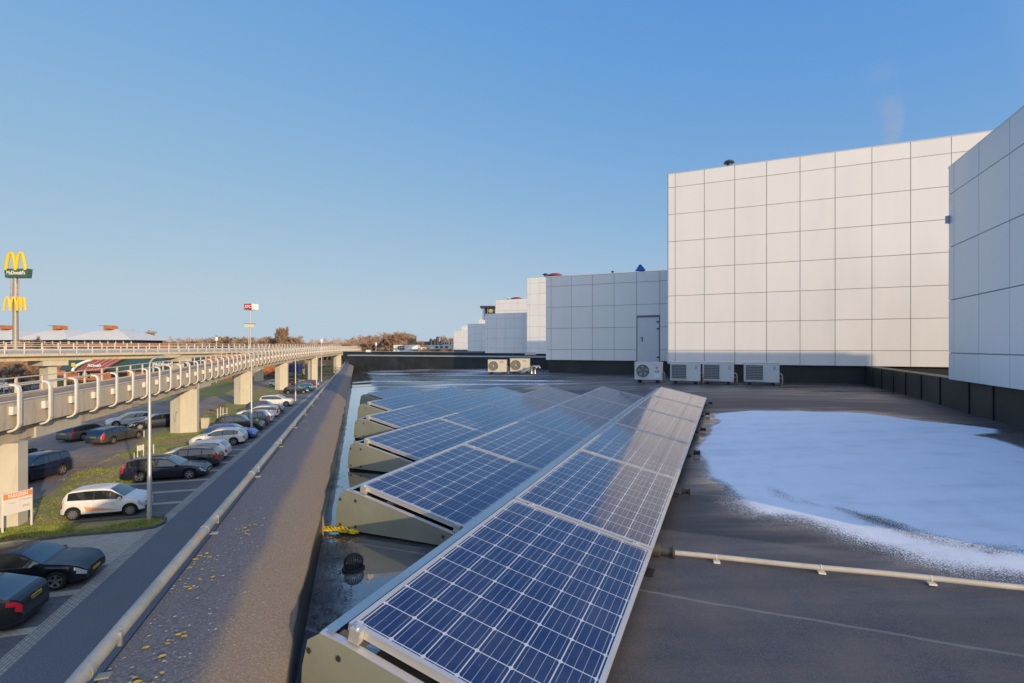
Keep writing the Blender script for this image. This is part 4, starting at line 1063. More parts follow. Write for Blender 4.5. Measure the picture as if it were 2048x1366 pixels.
CK = {
 'mini': dict(L=3.55, W=1.64, H=1.49, wb=2.42, fo=.55, r=.295, ws=(.585, .77), rw=(.025, .105), win=(.10, .755), pil=(.40,), door=(.77,),
   top=[(0, .40), (.008, .60), (.03, .72), (.08, .92), (.13, .965), (.3, 1.), (.5, .995), (.60, .955), (.77, .68), (.80, .655), (.9, .60), (.96, .53), (.99, .42), (1, .36)],
   belt=[(0, .40), (.02, .58), (.1, .66), (.4, .64), (.76, .61), (.9, .565), (.96, .49), (1, .35)]),
 'hatch': dict(L=4.35, W=1.80, H=1.46, wb=2.64, fo=.86, r=.325, ws=(.54, .71), rw=(.03, .12), win=(.12, .70), pil=(.40, .20), door=(),
   top=[(0, .42), (.008, .60), (.03, .70), (.10, .90), (.17, .96), (.32, 1.), (.48, .985), (.56, .94), (.71, .665), (.74, .65), (.88, .585), (.95, .52), (.985, .43), (1, .36)],
   belt=[(0, .42), (.02, .60), (.1, .66), (.4, .635), (.71, .60), (.88, .55), (.95, .48), (1, .35)]),
 'wagon': dict(L=4.82, W=1.84, H=1.47, wb=2.80, fo=.92, r=.33, ws=(.52, .69), rw=(.015, .08), win=(.06, .68), pil=(.40, .225), door=(),
   top=[(0, .42), (.006, .60), (.02, .68), (.07, .90), (.11, .945), (.3, 1.), (.46, .99), (.54, .945), (.69, .66), (.73, .64), (.88, .575), (.95, .51), (.985, .42), (1, .35)],
   belt=[(0, .42), (.015, .60), (.08, .66), (.4, .635), (.69, .60), (.88, .54), (.95, .47), (1, .34)]),
 'suv': dict(L=4.55, W=1.86, H=1.68, wb=2.70, fo=.88, r=.36, ws=(.56, .70), rw=(.02, .09), win=(.09, .69), pil=(.41, .22), door=(),
   top=[(0, .42), (.006, .60), (.025, .68), (.08, .90), (.13, .955), (.3, 1.), (.5, .985), (.57, .94), (.70, .69), (.74, .67), (.88, .62), (.95, .56), (.985, .46), (1, .38)],
   belt=[(0, .42), (.02, .60), (.1, .665), (.4, .64), (.70, .62), (.88, .58), (.95, .52), (1, .37)]),
 'liftback': dict(L=4.66, W=1.81, H=1.46, wb=2.69, fo=.90, r=.325, ws=(.52, .69), rw=(.06, .235), win=(.20, .68), pil=(.41, .26), door=(),
   top=[(0, .50), (.01, .64), (.04, .69), (.08, .72), (.24, .93), (.32, .985), (.4, 1.), (.47, .99), (.54, .945), (.69, .66), (.73, .64), (.88, .575), (.95, .51), (.985, .42), (1, .35)],
   belt=[(0, .50), (.015, .62), (.08, .67), (.4, .635), (.69, .60), (.88, .54), (.95, .47), (1, .34)]),
}
CARP = {}
def make_car(kind):
    K = CK[kind]; L, W, H, wb = K['L'], K['W'], K['H'], K['wb']
    xf = L/2-K['fo']; xr = xf-wb; Ra = K['r']+.055; zw = K['r']
    xs = set(round(-L/2+i*.065, 4) for i in range(int(L/.065)+1)) | {-L/2, L/2, -L/2+.012, -L/2+.03, L/2-.012, L/2-.03}
    for cx in (xf, xr): xs |= {cx-Ra, cx+Ra, cx-Ra*.97, cx+Ra*.97}
    for q in K['pil']: xs |= {q*L-L/2-.03, q*L-L/2+.03}
    xs = sorted(xs); xs = [x for i, x in enumerate(xs) if i == 0 or x-xs[i-1] > .006]
    root = bpy.data.objects.new('parked_car', None); C.objects.link(root)
    secs = []; info = []
    for x in xs:
        f = (x+L/2)/L; top = smoothc(K['top'], f)*H; be = min(smoothc(K['belt'], f)*H, top-.004)
        e = abs(2*f-1); w_ = W/2*(1-.20*max(0, (e-.80)/.20)**2.2 - .02*e*e)
        zb = .20 + .06*max(0, (e-.85)/.15)
        arch = False
        for cx in (xf, xr):
            if abs(x-cx) < Ra: zb = max(zb, zw + math.sqrt(Ra*Ra-(x-cx)**2)); arch = True
        k = max(0, min(1, (top-be-.03)/(H-be-.03)))
        ye = w_*.93 - k*w_*.21
        rows = [(w_*.93, zb), (w_*.985, zb+(be-zb)*.12), (w_*1.0, zb+(be-zb)*.35), (w_*.995, zb+(be-zb)*.6), (w_*.975, zb+(be-zb)*.82), (w_*.945, be)]
        zr_ = max(be+.002, top-.03*k-.004)
        rows += [(w_*.93, be+(zr_-be)*.06), (w_*.93+(ye-w_*.93)*.84, be+(zr_-be)*.84), (ye, zr_), (ye*.80, top-.009*(1 if k > .1 else 0)-(top-be)*(.25 if k < .05 else 0)), (ye*.4, top-.002), (0, top)]
        secs.append(rows); info.append((f, k))
    parts = {}
    def P_(n_): return parts.setdefault(n_, MB())
    nr = len(secs[0])
    pil = [(q*L-L/2-.032, q*L-L/2+.032) for q in K['pil']]
    for i in range(len(xs)-1):
        f = (info[i][0]+info[i+1][0])/2; xm = (xs[i]+xs[i+1])/2
        for r_ in range(nr-1):
            cat = 'body'
            if r_ == 6 and K['win'][0] < f < K['win'][1] and min(info[i][1], info[i+1][1]) > .12:
                seg = sum(1 for a, b_ in pil if xm > b_)
                if not any(a < xm < b_ for a, b_ in pil): cat = 'side_window%d' % seg
                else: cat = 'pillar'
            elif r_ in (5, 7) and K['win'][0] < f < K['win'][1] and min(info[i][1], info[i+1][1]) > .12 and r_ == 5: cat = 'trim'
            elif r_ >= 8 and K['ws'][0]+.006 < f < K['ws'][1]-.004: cat = 'windscreen'
            elif r_ >= 8 and K['rw'][0]+.004 < f < K['rw'][1]: cat = 'rear_window'
            elif r_ in (3, 4) and f < .034: cat = 'tail_light'
            elif r_ == 4 and f < .07 and kind == 'liftback': cat = 'tail_light'
            elif r_ in (6, 7) and f < .07 and kind in ('wagon', 'suv') and f > .01: cat = 'tail_light' if kind == 'wagon' else 'body'
            elif r_ in (3, 4) and f > (.925 if r_ == 4 else .945): cat = 'head_light'
            elif r_ == 0: cat = 'sill'
            for sg in (1, -1):
                q = [(xs[i], sg*secs[i][r_][0], secs[i][r_][1]), (xs[i+1], sg*secs[i+1][r_][0], secs[i+1][r_][1]), (xs[i+1], sg*secs[i+1][r_+1][0], secs[i+1][r_+1][1]), (xs[i], sg*secs[i][r_+1][0], secs[i][r_+1][1])]
                if sg > 0: q = q[::-1]
                nm = cat if cat in ('body', 'windscreen', 'rear_window', 'sill', 'trim', 'pillar') else cat+('L' if sg > 0 else 'R')
                P_(nm).face(q)
    for i, sgn in ((0, -1), (len(xs)-1, 1)):
        s_ = secs[i]; pl = [(xs[i], y, z) for y, z in s_] + [(xs[i], -y, z) for y, z in reversed(s_[:-1])]
        P_('body').face(pl if sgn < 0 else pl[::-1])
    mats_ = {'body': paint('white', (.7, .7, .7)), 'windscreen': CGL, 'rear_window': CGL, 'sill': CBK, 'trim': CBK, 'pillar': CBK}
    for nm, mb in parts.items():
        base = nm.rstrip('LR0123456789') if nm not in mats_ else nm
        m = mats_.get(nm) or (CGL if 'window' in nm else CTL if 'tail' in nm else CHL)
        o = mb.build(base if base != 'trim' else 'window_trim', m, smooth=True, merge=True); o.parent = root
        if base == 'body': o.name = 'body'
    # underbody
    b = MB(); b.box((-L/2+.12, -W/2+.24, .22), (L-.24, 0, 0), (0, W-.48, 0), (0, 0, .42)); o = b.build('chassis', CBK); o.parent = root
    for cx in (xf, xr):
        for sg in (1, -1):
            yy = sg*(W/2-.02)
            b = MB(); n_ = 24; r0 = K['r']
            prof_ = [(r0*.66, 0), (r0*.70, .012), (r0*.94, .012), (r0, -.02), (r0, -.17), (r0*.9, -.19)]
            b.loft([[Vector((cx+a*math.cos(k*2*math.pi/n_), yy+sg*h, zw+a*math.sin(k*2*math.pi/n_))) for k in range(n_)] for a, h in prof_], closed=True)
            wh = b.build('wheel', CTY, smooth=True); wh.parent = root
            b = MB(); b.disc((cx, yy-sg*.05, zw), (0, sg, 0), r0*.67, 20); o = b.build('rim_back', CBK); o.parent = wh
            b = MB(); ns = 8 if kind == 'mini' else 5
            for k in range(ns):
                a = k*2*math.pi/ns+.3; dv = Vector((math.cos(a), 0, math.sin(a))); sv = Vector((-math.sin(a), 0, math.cos(a)))*(r0*.11)
                c0 = Vector((cx, yy-sg*.005, zw)); sq = [c0-sv*.9, c0+sv*.9, c0+dv*r0*.66+sv, c0+dv*r0*.66-sv]
                b.prism(sq, (0, -sg*.03, 0))
            b.loft([[Vector((cx+a*math.cos(k*2*math.pi/20), yy-sg*h, zw+a*math.sin(k*2*math.pi/20))) for k in range(20)] for a, h in ((r0*.60, .02), (r0*.62, -.004), (r0*.67, -.004), (r0*.68, .02))], closed=True)
            b.disc((cx, yy+sg*.002, zw), (0, sg, 0), r0*.13, 12)
            o = b.build('rim', CRM); o.parent = wh
    xw = K['win'][1]*L-L/2
    for sg in (1, -1):
        b = MB(); b.cbox((xw-.12, sg*(W/2+.02), K['H']*.63+.02), .14, .17, .13); o = b.build('mirror', paint('white', (.7, .7, .7)), bevel=.03, smooth=True); o.parent = root
        for q in ((K['pil'][0],) if kind == 'mini' else (K['pil'][0], K['pil'][1]+.02)):
            b = MB(); b.cbox((q*L-L/2+.1, sg*(W/2*.985+.004), H*.55), .16, .03, .025); o = b.build('door_handle', paint('white', (.7, .7, .7)) if kind != 'liftback' else CCH); o.parent = root
        # door shut lines
        for q in [K['ws'][1]-.015, K['pil'][0]] + ([K['pil'][1]-.01] if kind != 'mini' else []):
            x_ = q*L-L/2
            s_ = min(range(len(xs)), key=lambda i: abs(xs[i]-x_)); rows = secs[s_]
            if rows[0][1] > .3: continue
            b = MB()
            for r_ in range(1, 5):
                (y0, z0), (y1, z1) = rows[r_], rows[r_+1]
                b.face([(xs[s_]-.004, sg*(y0+.0025), z0), (xs[s_]+.004, sg*(y0+.0025), z0), (xs[s_]+.004, sg*(y1+.0025), z1), (xs[s_]-.004, sg*(y1+.0025), z1)])
            o = b.build('door_gap', CBK); o.parent = root
    for sgn, nm in ((1, 'front_plate'), (-1, 'rear_plate')):
        zz = .42 if sgn > 0 or kind in ('hatch',) else .62
        if kind == 'liftback' and sgn < 0: zz = .80
        if kind == 'mini' and sgn < 0: zz = .75
        if kind in ('wagon', 'suv') and sgn < 0: zz = .78
        b = MB(); b.cbox((sgn*(L/2+.004), 0, zz), .02, .52, .115); o = b.build(nm, CPL); o.parent = root
    b = MB(); b.cbox((L/2-.002, 0, .34), .03, W*.55, .14); b.cbox((L/2-.002, 0, H*.375), .025, W*.42, .08); o = b.build('grille', CBK, bevel=.01); o.parent = root
    b = MB(); b.cbox((-L/2+.002, 0, .33), .03, W*.7, .12); o = b.build('rear_valance', CBK, bevel=.01); o.parent = root
    if kind in ('wagon', 'suv'):
        for sg in (1, -1):
            b = MB(); pts = []
            for i in range(9):
                f = .12+i*.05; pts.append(Vector((f*L-L/2, sg*(W/2*.70), smoothc(K['top'], f)*H+(.015 if 0 < i < 8 else -.02))))
            b.tube(pts, .014, 6); o = b.build('roof_rail', CCH if kind == 'wagon' else CBK); o.parent = root
    return root
def paint_tree(o, m):
    for ch in o.children:
        if ch.name.split('.')[0] in ('body', 'mirror', 'door_handle') and ch.data.materials[0].name.startswith('paint'):
            ch.material_slots[0].link = 'OBJECT'; ch.material_slots[0].material = m
USED = set()
def car(kind, L, t, head, m, label, group='cars in the parking bays', xy=None, cat='car'):
    if kind not in CARP: CARP[kind] = make_car(kind)
    if kind in USED: r_ = copy_tree(CARP[kind])
    else: r_ = CARP[kind]; USED.add(kind); CARP[kind] = r_
    p = LT(L, t) if xy is None else Vector((*xy, 0))
    r_.location = (p.x, p.y, .015); r_.rotation_euler = (0, 0, head)
    r_.name = 'parked_car'; r_['label'] = label; r_['category'] = cat; r_['group'] = group
    paint_tree(r_, m); return r_
HF = math.atan2(.2957, .9553)          # facing the lane
HB = HF + math.pi
black = paint('black', (.008, .009, .012)); navy = paint('navy', (.008, .014, .035), .2); white = paint('white', (.7, .7, .7)); dgrey = paint('dark_grey', (.035, .04, .045), .3)
blue = paint('blue', (.01, .10, .42), .3); teal = paint('teal', (.01, .14, .25), .3); red = paint('red', (.5, .02, .03)); silver = paint('silver', (.38, .42, .46), .5); bgrey = paint('blue_grey', (.05, .08, .12), .4); brown = paint('bronze_grey', (.10, .10, .095), .5)
def hd(dL, dt): v = LT(dL, dt) - LT(0, 0); return math.atan2(v.y, v.x)
def bay(kind, t, front, m, label, off=.75):
    Lc = edge(t)+off+CK[kind]['L']/2
    return car(kind, Lc, t, HF if front else HB, m, label)
sk = bay('liftback', 19.65, False, black, 'black liftback at the lower left corner, red tail lamps and yellow plate showing', .81)
op = bay('hatch', 22.6, True, paint('blue_black', (.005, .008, .016), .1), 'blue-black hatchback with nose towards the lane, behind the black liftback', .45)
up = car('mini', 12.45, 31.0, HF, white, 'small white two-door car with orange flash on its side, beside the lamp post')
bay('wagon', 38.3, True, navy, 'navy estate car broadside behind the small white car', .75)
bay('wagon', 41.3, False, dgrey, 'dark grey estate with tall red tail lamps, tucked behind the navy estate', .75)
bay('hatch', 43.8, False, white, 'white hatchback with dark rear screen next to the dark grey estate', .8)
bay('hatch', 50.0, False, paint('pearl', (.68, .69, .66)), 'pearl white hatchback with five-spoke wheels, in front of the bright blue car', .9)
bay('hatch', 52.6, True, blue, 'bright blue hatchback with its nose showing past the pearl white car', .5)
bay('suv', 57.5, True, dgrey, 'dark grey crossover parked behind the second lamp post', .8)
bay('suv', 60.2, False, bgrey, 'blue-grey off-roader with upright red tail lamp behind the dark grey crossover', .8)
bay('hatch', 62.9, False, white, 'white hatchback half hidden beyond the second lamp post', .8)
bay('wagon', 67.6, False, white, 'white estate with long red tail lamps pointing at the lane', .9)
bay('suv', 71.4, True, bgrey, 'blue-grey crossover facing the lane beyond the white estate', .9)
bay('suv', 79.9, True, white, 'white crossover facing the lane, last car before the empty bays', .9)
bay('hatch', 82.8, True, red, 'red car mostly hidden behind the white crossover', 1.2)
bay('hatch', 100.5, True, black, 'small black car by itself past the empty bays', .9)
bay('wagon', 106.5, False, teal, 'teal estate car beyond the small black car', .6)
bay('hatch', 110.2, True, dgrey, 'dark grey car just past the teal estate', .6)
bay('suv', 114.0, False, paint('plum', (.05, .015, .05), .3), 'plum coloured car near the parapet rail in the distance', .6)
bay('hatch', 118.0, True, silver, 'silver car in the farthest occupied bay', .6)
G2 = 'cars on the lot under the viaduct'
car('suv', 20.4, 40.2, hd(.8, -2.6), paint('midnight', (.012, .018, .06), .3), 'midnight blue off-roader facing left beside the nearest pier', G2)
car('wagon', 23.6, 43.0, hd(.8, -2.6), black, 'black car half hidden behind the midnight blue off-roader', G2)
car('wagon', 21.3, 54.5, hd(-1.0, 2.7), brown, 'bronze grey estate, nearer one of the two parked nose-away under the viaduct', G2)
car('wagon', 24.7, 57.2, hd(-1.0, 2.7), paint('stone_grey', (.16, .155, .15), .5), 'stone grey estate just left of the bronze grey one', G2)
car('wagon', 20.9, 62.6, hd(2.5, -1.3), navy, 'navy estate with nose to the left, next to the pier with a scribble', G2)
car('hatch', 24.2, 65.2, hd(2.5, -1.3), paint('pale_silver', (.5, .55, .58), .3), 'pale silver hatchback behind the navy estate', G2)
def carpx(kind, px, py, head, m, label): q = gp(px, py); car(kind, 0, 0, head, m, label, G2, (q.x, q.y))
carpx('mini', 556, 773, R(10), white, 'small white car seen left of the fourth pier')
carpx('hatch', 593, 770, R(20), paint('maroon', (.07, .01, .02)), 'maroon car behind the third lamp post, right of the fourth pier')
q = R(160)
carpx('suv', 8, 782, q, white, 'white off-roader at the left edge beyond the railings')
carpx('hatch', 28, 778, q, silver, 'silver car beside the white one at the left edge')
carpx('hatch', 150, 782, q, blue, 'blue car seen through the near railings')
carpx('suv', 190, 776, q, navy, 'navy off-roader seen through the near railings')
carpx('wagon', 72, 786, q, dgrey, 'dark grey estate behind the bare tree at left')
# sticker flash and emblem on the small white car; plate text
def local_text(o, body, size, m, loc, xd, ud, nm='lettering', **k):
    par = o
    t_ = text(nm, body, size, m, loc, xd, ud, None, .001, **k); t_.parent = par; return t_
PB = mat('print_black', (.01, .01, .01), .5)
plate = [c for c in sk.children if c.name.startswith('rear_plate')][0]
local_text(plate, 'KV-938-B', .088, PB, (-4.66/2-.017, 0, .80), (0, -1, 0), (0, 0, 1), bold=.002)
b = MB(); b.cbox((-4.66/2-.008, .24, .80), .018, .04, .113); o = b.build('country_band', mat('plate_blue', (.01, .05, .4), .5)); o.parent = plate
b = MB(); b.disc((-4.66/2-.012, 0, .93), (-1, 0, 0), .045, 16); o = b.build('round_badge', CCH); o.parent = sk
W_ = 1.64/2
orange = mat('sticker_orange', (.72, .33, .17), .4)
b = MB(); y = -(W_*.998+.004)
b.face([(-.62, y, .42), (.82, y, .38), (.3, y, .47), (-.72, y, .66)])
fl = b.build('side_sticker', orange); fl.parent = up
b = MB(); b.disc((.50, -(W_*.99+.006), .72), (0, -1, 0), .07, 18); o = b.build('round_sticker', mat('sticker_green', (.35, .55, .12), .4)); o.parent = up
b = MB(); b.disc((.50, -(W_*.99+.009), .72), (0, -1, 0), .042, 18); o = b.build('sticker_centre', WH); o.parent = up
b = MB(); b.box((.0, -(W_*.99+.006), .715), (.36, 0, 0), (0, .003, 0), (0, 0, .012)); o = b.build('lettering_line', mat('sticker_grey', (.4, .38, .36), .5)); o.parent = up
# blue truck
q = gp(592, 753); TK = thing('delivery_truck', 'blue box truck standing far beyond the fourth pier', 'truck', q)
TB = mat('truck_blue', (.015, .06, .3), .35)
b = MB(); b.cbox(q+Vector((0, 0, 2.2)), 2.5, 6.5, 3.0, R(12)); b.build('cargo_box', TB, TK, bevel=.05)
b = MB(); b.cbox(q+Vector((.9, -4.4, 1.5)), 2.3, 1.8, 2.2, R(12)); b.build('cab', TB, TK, bevel=.15)
b = MB(); b.cbox(q+Vector((1.1, -5.32, 1.9)), 2.0, .05, .8, R(12)); b.build('windscreen', CGL, TK)
for dx, dy in ((-1.1, -2.2), (1.1, -2.6), (-1.1, 2), (1.1, 2), (-.3, -4.4), (2.0, -4.5)):
    b = MB(); c_ = q+Vector((dx, dy, .45)); b.tube([c_-Vector((.12, 0, 0)), c_+Vector((.12, 0, 0))], .45, 14); b.build('wheel', CTY, TK)
b = MB(); b.disc(q+Vector((.7, -3.32, 2.2)), (.2, -1, 0), .5, 16); b.build('red_roundel', mat('roundel_red', (.55, .03, .04), .5), TK)

# ------------------------------------------------------------ lamp posts, signs, small things
LPM = mat('galvanised', (.5, .5, .48), .45, .4, var=.08)
LPB = mat('galvanised_base', (.38, .4, .4), .45, .4)
def lamp(px, py, topz, label, arm=True):
    q = gp(px, py); T = thing('street_lamp', label, 'street lamp', q, 'lamp posts along the parking lane')
    pts = [q, q+Vector((0, 0, 2.2)), q+Vector((0, 0, 2.25)), q+Vector((0, 0, topz-.5))]
    b = MB(); b.tube(pts, [.115, .105, .085, .06], 12); b.build('pole', LPM, T, smooth=True)
    if arm:
        b = MB(); t0 = q+Vector((0, 0, topz-.52)); ad = Vector((.98, .2, 0))
        b.tube([t0, t0+ad*.03+Vector((0, 0, .25)), t0+ad*.15+Vector((0, 0, .42)), t0+ad*.4+Vector((0, 0, .54)), t0+ad*.75+Vector((0, 0, .58))], [.05, .042, .04, .036, .034], 10); b.build('arm', LPM, T, smooth=True)
        b = MB(); b.box(t0+ad*.7+Vector((0, -.09, .555)), ad*.72, (0, .2, 0), (0, 0, .075)); b.build('lamp_head', LPM, T, bevel=.02)
    else:
        b = MB(); t0 = q+Vector((0, 0, topz-.5)); b.tube([t0, t0+Vector((0, 0, .1)), t0+Vector((0, 0, .12)), t0+Vector((0, 0, .6)), t0+Vector((0, 0, .7))], [.05, .06, .16, .2, .05], 10); b.build('lamp_head', LPM, T, smooth=True)
lamp(299, 1041, 8.2, 'nearest tall lamp post with curved arm, on the grass tip by the small white car')
lamp(503, 864, 8.0, 'tall lamp post beside the green and white charging posts')
lamp(591, 802, 7.2, 'tall lamp post at the empty bays before the small black car')
lamp(633, 776, 7.2, 'tall lamp post in front of the teal estate')
lamp(270, 775, 4.9, 'slim lamp post between the restaurant and the viaduct')
def mastlamp(px, Y, z1, lab):
    q = sx(px, Y); T = thing('street_lamp', lab, 'street lamp', q); b = MB(); b.tube([q, (q.x, q.y, z1-1)], [.12, .08], 8); b.build('pole', LPM, T)
    b = MB(); b.tube([(q.x, q.y, z1-1), (q.x, q.y, z1-.9), (q.x, q.y, z1-.3), (q.x, q.y, z1)], [.1, .3, .38, .2], 10); b.build('lamp_head', WH, T)
mastlamp(433, 120, zat(674, 120), 'white lantern mast rising above the rear viaduct left of the two-pole sign')
mastlamp(643, 125, zat(678, 125), 'white lantern mast at the middle of the bracketed viaduct')
mastlamp(752, 150, zat(685, 150), 'small white lantern mast near the far end of the viaduct')
mastlamp(8, 92, zat(745, 92), 'low globe lantern under the rear viaduct at the left edge')
# charging posts
for px, py, h, lab in ((514, 862, 1.25, 'white charging post with green top, front one by the lamp post'), (506, 858, 1.0, 'darker charging post behind the lamp post')):
    q = gp(px, py); T = thing('charging_post', lab, 'charging post', q)
    b = MB(); b.tube([q, q+Vector((0, 0, h*.7)), q+Vector((0, 0, h*.7+.001))], .13, 14); b.build('column', WH, T, smooth=True)
    b = MB(); b.tube([q+Vector((0, 0, h*.7)), q+Vector((0, 0, h-.03)), q+Vector((0, 0, h))], [.131, .131, .09], 14); b.build('cap', mat('charger_green', (.4, .6, .1), .4), T, smooth=True)
# power cabinets
for px, py, w_, h_, lab in ((411, 857, .75, 1.05, 'pale utility cabinet on the verge right of the scribbled pier'), (586, 783, .7, 1.0, 'pale utility cabinet beside the fourth pier')):
    q = gp(px, py); T = thing('utility_cabinet', lab, 'cabinet', q)
    b = MB(); b.cbox(q+Vector((0, 0, h_/2+.05)), w_, .45, h_, HF); b.build('housing', mat('cabinet_cream', (.55, .5, .42), .6, var=.1), T, bevel=.02)
    b = MB(); b.cbox(q+Vector((0, 0, .05)), w_*.9, .4, .1, HF); b.build('base', CONC, T)
    b = MB(); b.cbox(q+Vector((0, 0, h_+.07)), w_+.06, .5, .05, HF); b.build('lid', MATS['cabinet_cream'], T)
# PARKEREN board
a = gp(63, 1052); c = gp(5, 1068); T = thing('parking_sign', 'white board with orange PARKEREN heading on two posts at the left edge', 'sign', (a+c)/2)
PW_ = mat('post_white', (.68, .66, .6), .5)
for q in (a, c):
    b = MB(); b.tube([q, q+Vector((0, 0, 1.86))], .045, 8); b.build('post', PW_, T, smooth=True)
dv = (c-a).normalized(); nn = Vector((-dv.y, dv.x, 0)); nn = nn if nn.y < 0 else -nn
xd = -dv if (-dv).x > 0 else dv
ln = (c-a).length; le = c if c.x < a.x else a
p0 = le + nn*.055 + Vector((0, 0, .83))
b = MB(); b.box(p0-xd*.0, xd*ln, -nn*.02, (0, 0, 1.0)); b.build('board', mat('board_white', (.7, .66, .62), .5), T)
b = MB(); b.box(p0+Vector((0, 0, .72))+nn*.003, xd*ln, -nn*.003, (0, 0, .25)); b.build('heading_band', mat('board_orange', (.72, .25, .06), .5), T)
text('heading', 'PARKEREN', .235, WH, p0+xd*ln/2+Vector((0, 0, .84))+nn*.006, xd, (0, 0, 1), T, .002, bold=.006, xs=ln/1.9*1.15)
text('lettering', 'Trajan', .11, mat('lettering_teal', (.15, .5, .55), .5), p0+xd*ln*.28+Vector((0, 0, .52))+nn*.004, xd, (0, 0, 1), T, .001)
text('lettering', 'T. Combins', .10, mat('lettering_grey', (.25, .2, .22), .5), p0+xd*ln*.76+Vector((0, 0, .58))+nn*.004, xd, (0, 0, 1), T, .001)
text('lettering', 'PMC', .15, MATS['lettering_grey'], p0+xd*ln*.8+Vector((0, 0, .26))+nn*.004, xd, (0, 0, 1), T, .001)
# small signs / stakes on the verge
a = gp(275, 934); c = gp(287, 931); T = thing('notice_sign', 'small white notice on two posts on the verge behind the navy estate', 'sign', (a+c)/2)
for q in (a, c): b = MB(); b.tube([q, q+Vector((0, 0, 1.55))], .035, 6); b.build('post', PW_, T)
b = MB(); b.box(a+Vector((0, -.05, 1.15)), c-a, (0, .03, 0), (0, 0, .38)); b.build('board', MATS['board_white'], T)
for px, py, h, lab in ((268, 927, .8, 'thin white stake left of the small notice'), (307, 908, .75, 'thin white stake right of the nearest lamp post'), (288, 875, .6, 'short white stake at the nose of the bronze grey estate')):
    q = gp(px, py); b = MB(); b.tube([q, q+Vector((0, 0, h)), q+Vector((0, 0, h+.05))], [.04, .04, .02], 7); tag(b.build('marker_stake', PW_, smooth=True), lab, 'stake')
T = thing('tree_guard', 'white post frame with reddish cap on the worn grass right of the scribbled pier', 'post frame', gp(443, 842))
for px, py, h in ((435, 843, 1.5), (441, 842, 1.7), (446, 841, 1.7), (454, 838, 1.35)):
    q = gp(px, py); b = MB(); b.tube([q, q+Vector((0, 0, h))], .05, 6); b.build('post', PW_, T)
q = gp(444, 842); b = MB(); b.cbox(q+Vector((0, 0, 1.78)), .8, .6, .16); b.build('cap', mat('rust_cap', (.2, .08, .06), .8), T, bevel=.03)
q = gp(435, 842); q2 = gp(454, 839); b = MB(); b.tube([q+Vector((0, 0, .75)), q2+Vector((0, 0, .75))], .03, 5); b.build('crossbar', PW_, T)
q = gp(419, 824)
b = MB()
for k in range(9): b.cbox(q+Vector((random.uniform(-.6, .6), random.uniform(-.6, .6), .1)), .5, .3, .22, random.random())
tag(b.build('rubble_heap', mat('rubble', (.18, .12, .08), .9, var=.4), smooth=False), 'low brown heap of rubble on the worn grass right of the pier', 'rubble')
# graffiti on the second pier
p, d, n = at_y(51.1, VF); c0 = Vector((p.x, p.y, 0))+n*(1.5+.75)-d*.60
gq = [(-.12, 1.9), (.0, 1.2), (.12, 1.15), (.16, 2.0), (.28, 2.2), (.40, 2.15), (.1, 2.1)]
dirp = (n*1.4+d*.27).normalized() if False else None
e0, e1 = Vector((p.x, p.y, 0))+n*(1.5+.2)-d*.72, Vector((p.x, p.y, 0))+n*(1.5-1.2)-d*.45
# the left-hand face of the pier as seen from the roof
f0_, f1_ = Vector((p.x, p.y, 0))+n*2.7-d*.28, Vector((p.x, p.y, 0))+n*1.7-d*.72
fx = (f1_-f0_).normalized(); fn = Vector((fx.y, -fx.x, 0)); 
b = MB(); b.tube([f0_+fx*(.45+a_)+fn*.012+Vector((0, 0, z_)) for a_, z_ in gq], .016, 5); gr_ = b.build('graffiti_scribble', mat('graffiti_grey', (.15, .15, .15), .7), NV)

# ------------------------------------------------------------ restaurant, sign pylons, pavilions
YM = 122
def fx_(px, py, Y=YM): return sx(px, Y, zat(py, Y))
RS = thing('restaurant', 'low restaurant with green mansard roof and a red gabled middle', 'building', sx(240, YM))
GRN = mat('roof_green', (.035, .085, .065), .6, var=.12, scale=.6); REDR = mat('roof_red', (.28, .07, .05), .6, var=.12, scale=.6); OBR = mat('orange_brick', (.42, .15, .065), .85, var=.2, scale=1.2)
b = MB(); b.box((fx_(122, 760).x, YM+1.2, 0), (fx_(395, 760).x-fx_(122, 760).x, 0, 0), (0, 14, 0), (0, 0, zat(740, YM))); b.build('wall', OBR, RS)
def mansard(px0, px1, m, nm, dy=0, y0=741, y1=717, curve=True, sh0=0, sh1=0):
    b = MB(); secs = []
    for k in range(8):
        a = k/7; py = y0+(y1-y0)*a; yy = YM + dy + (a**1.6)*3.2
        secs.append([sx(px0+sh0*a, YM, zat(py, YM))+Vector((0, yy-YM, 0)), sx(px1+sh1*a, YM, zat(py, YM))+Vector((0, yy-YM, 0))])
    b.loft(secs); l, r = secs[-1]; b.face([l, r, r+Vector((0, 12, 0)), l+Vector((0, 12, 0))])
    b.face([secs[0][0], secs[0][1], secs[0][1]+Vector((0, 3, 0)), secs[0][0]+Vector((0, 3, 0))])
    return b.build(nm, m, RS)
mansard(118, 165, GRN, 'roof'); mansard(205, 398, GRN, 'roof')
mansard(158, 213, REDR, 'gable_roof', -.8, 742, 716, True, 20, 24)
b = MB()
for px in (172, 184, 196, 207):
    pts = []
    for k in range(8):
        a = k/7; pts.append(sx(px+22*a, YM, zat(742-26*a, YM))+Vector((0, -.83+(a**1.6)*3.2, .02)))
    b.tube(pts, .05, 4)
b.build('roof_seam', mat('seam_pale', (.5, .4, .33), .6), RS)
b = MB(); pts = []
for k in range(8):
    a = k/7; pts.append(sx(152+24*a-8*math.sin(a*3.1), YM, zat(742-25*a, YM))+Vector((0, -1.0+(a**1.6)*3.2, 0)))
b.tube(pts, .32, 6); b.build('white_trim', WH, RS)
b = MB(); b.cbox(fx_(158, 729)+Vector((0, -1.6, 0)), .85, .25, .85); b.build('yellow_sign', mat('arch_yellow', (.85, .55, .02), .5), RS, bevel=.05)
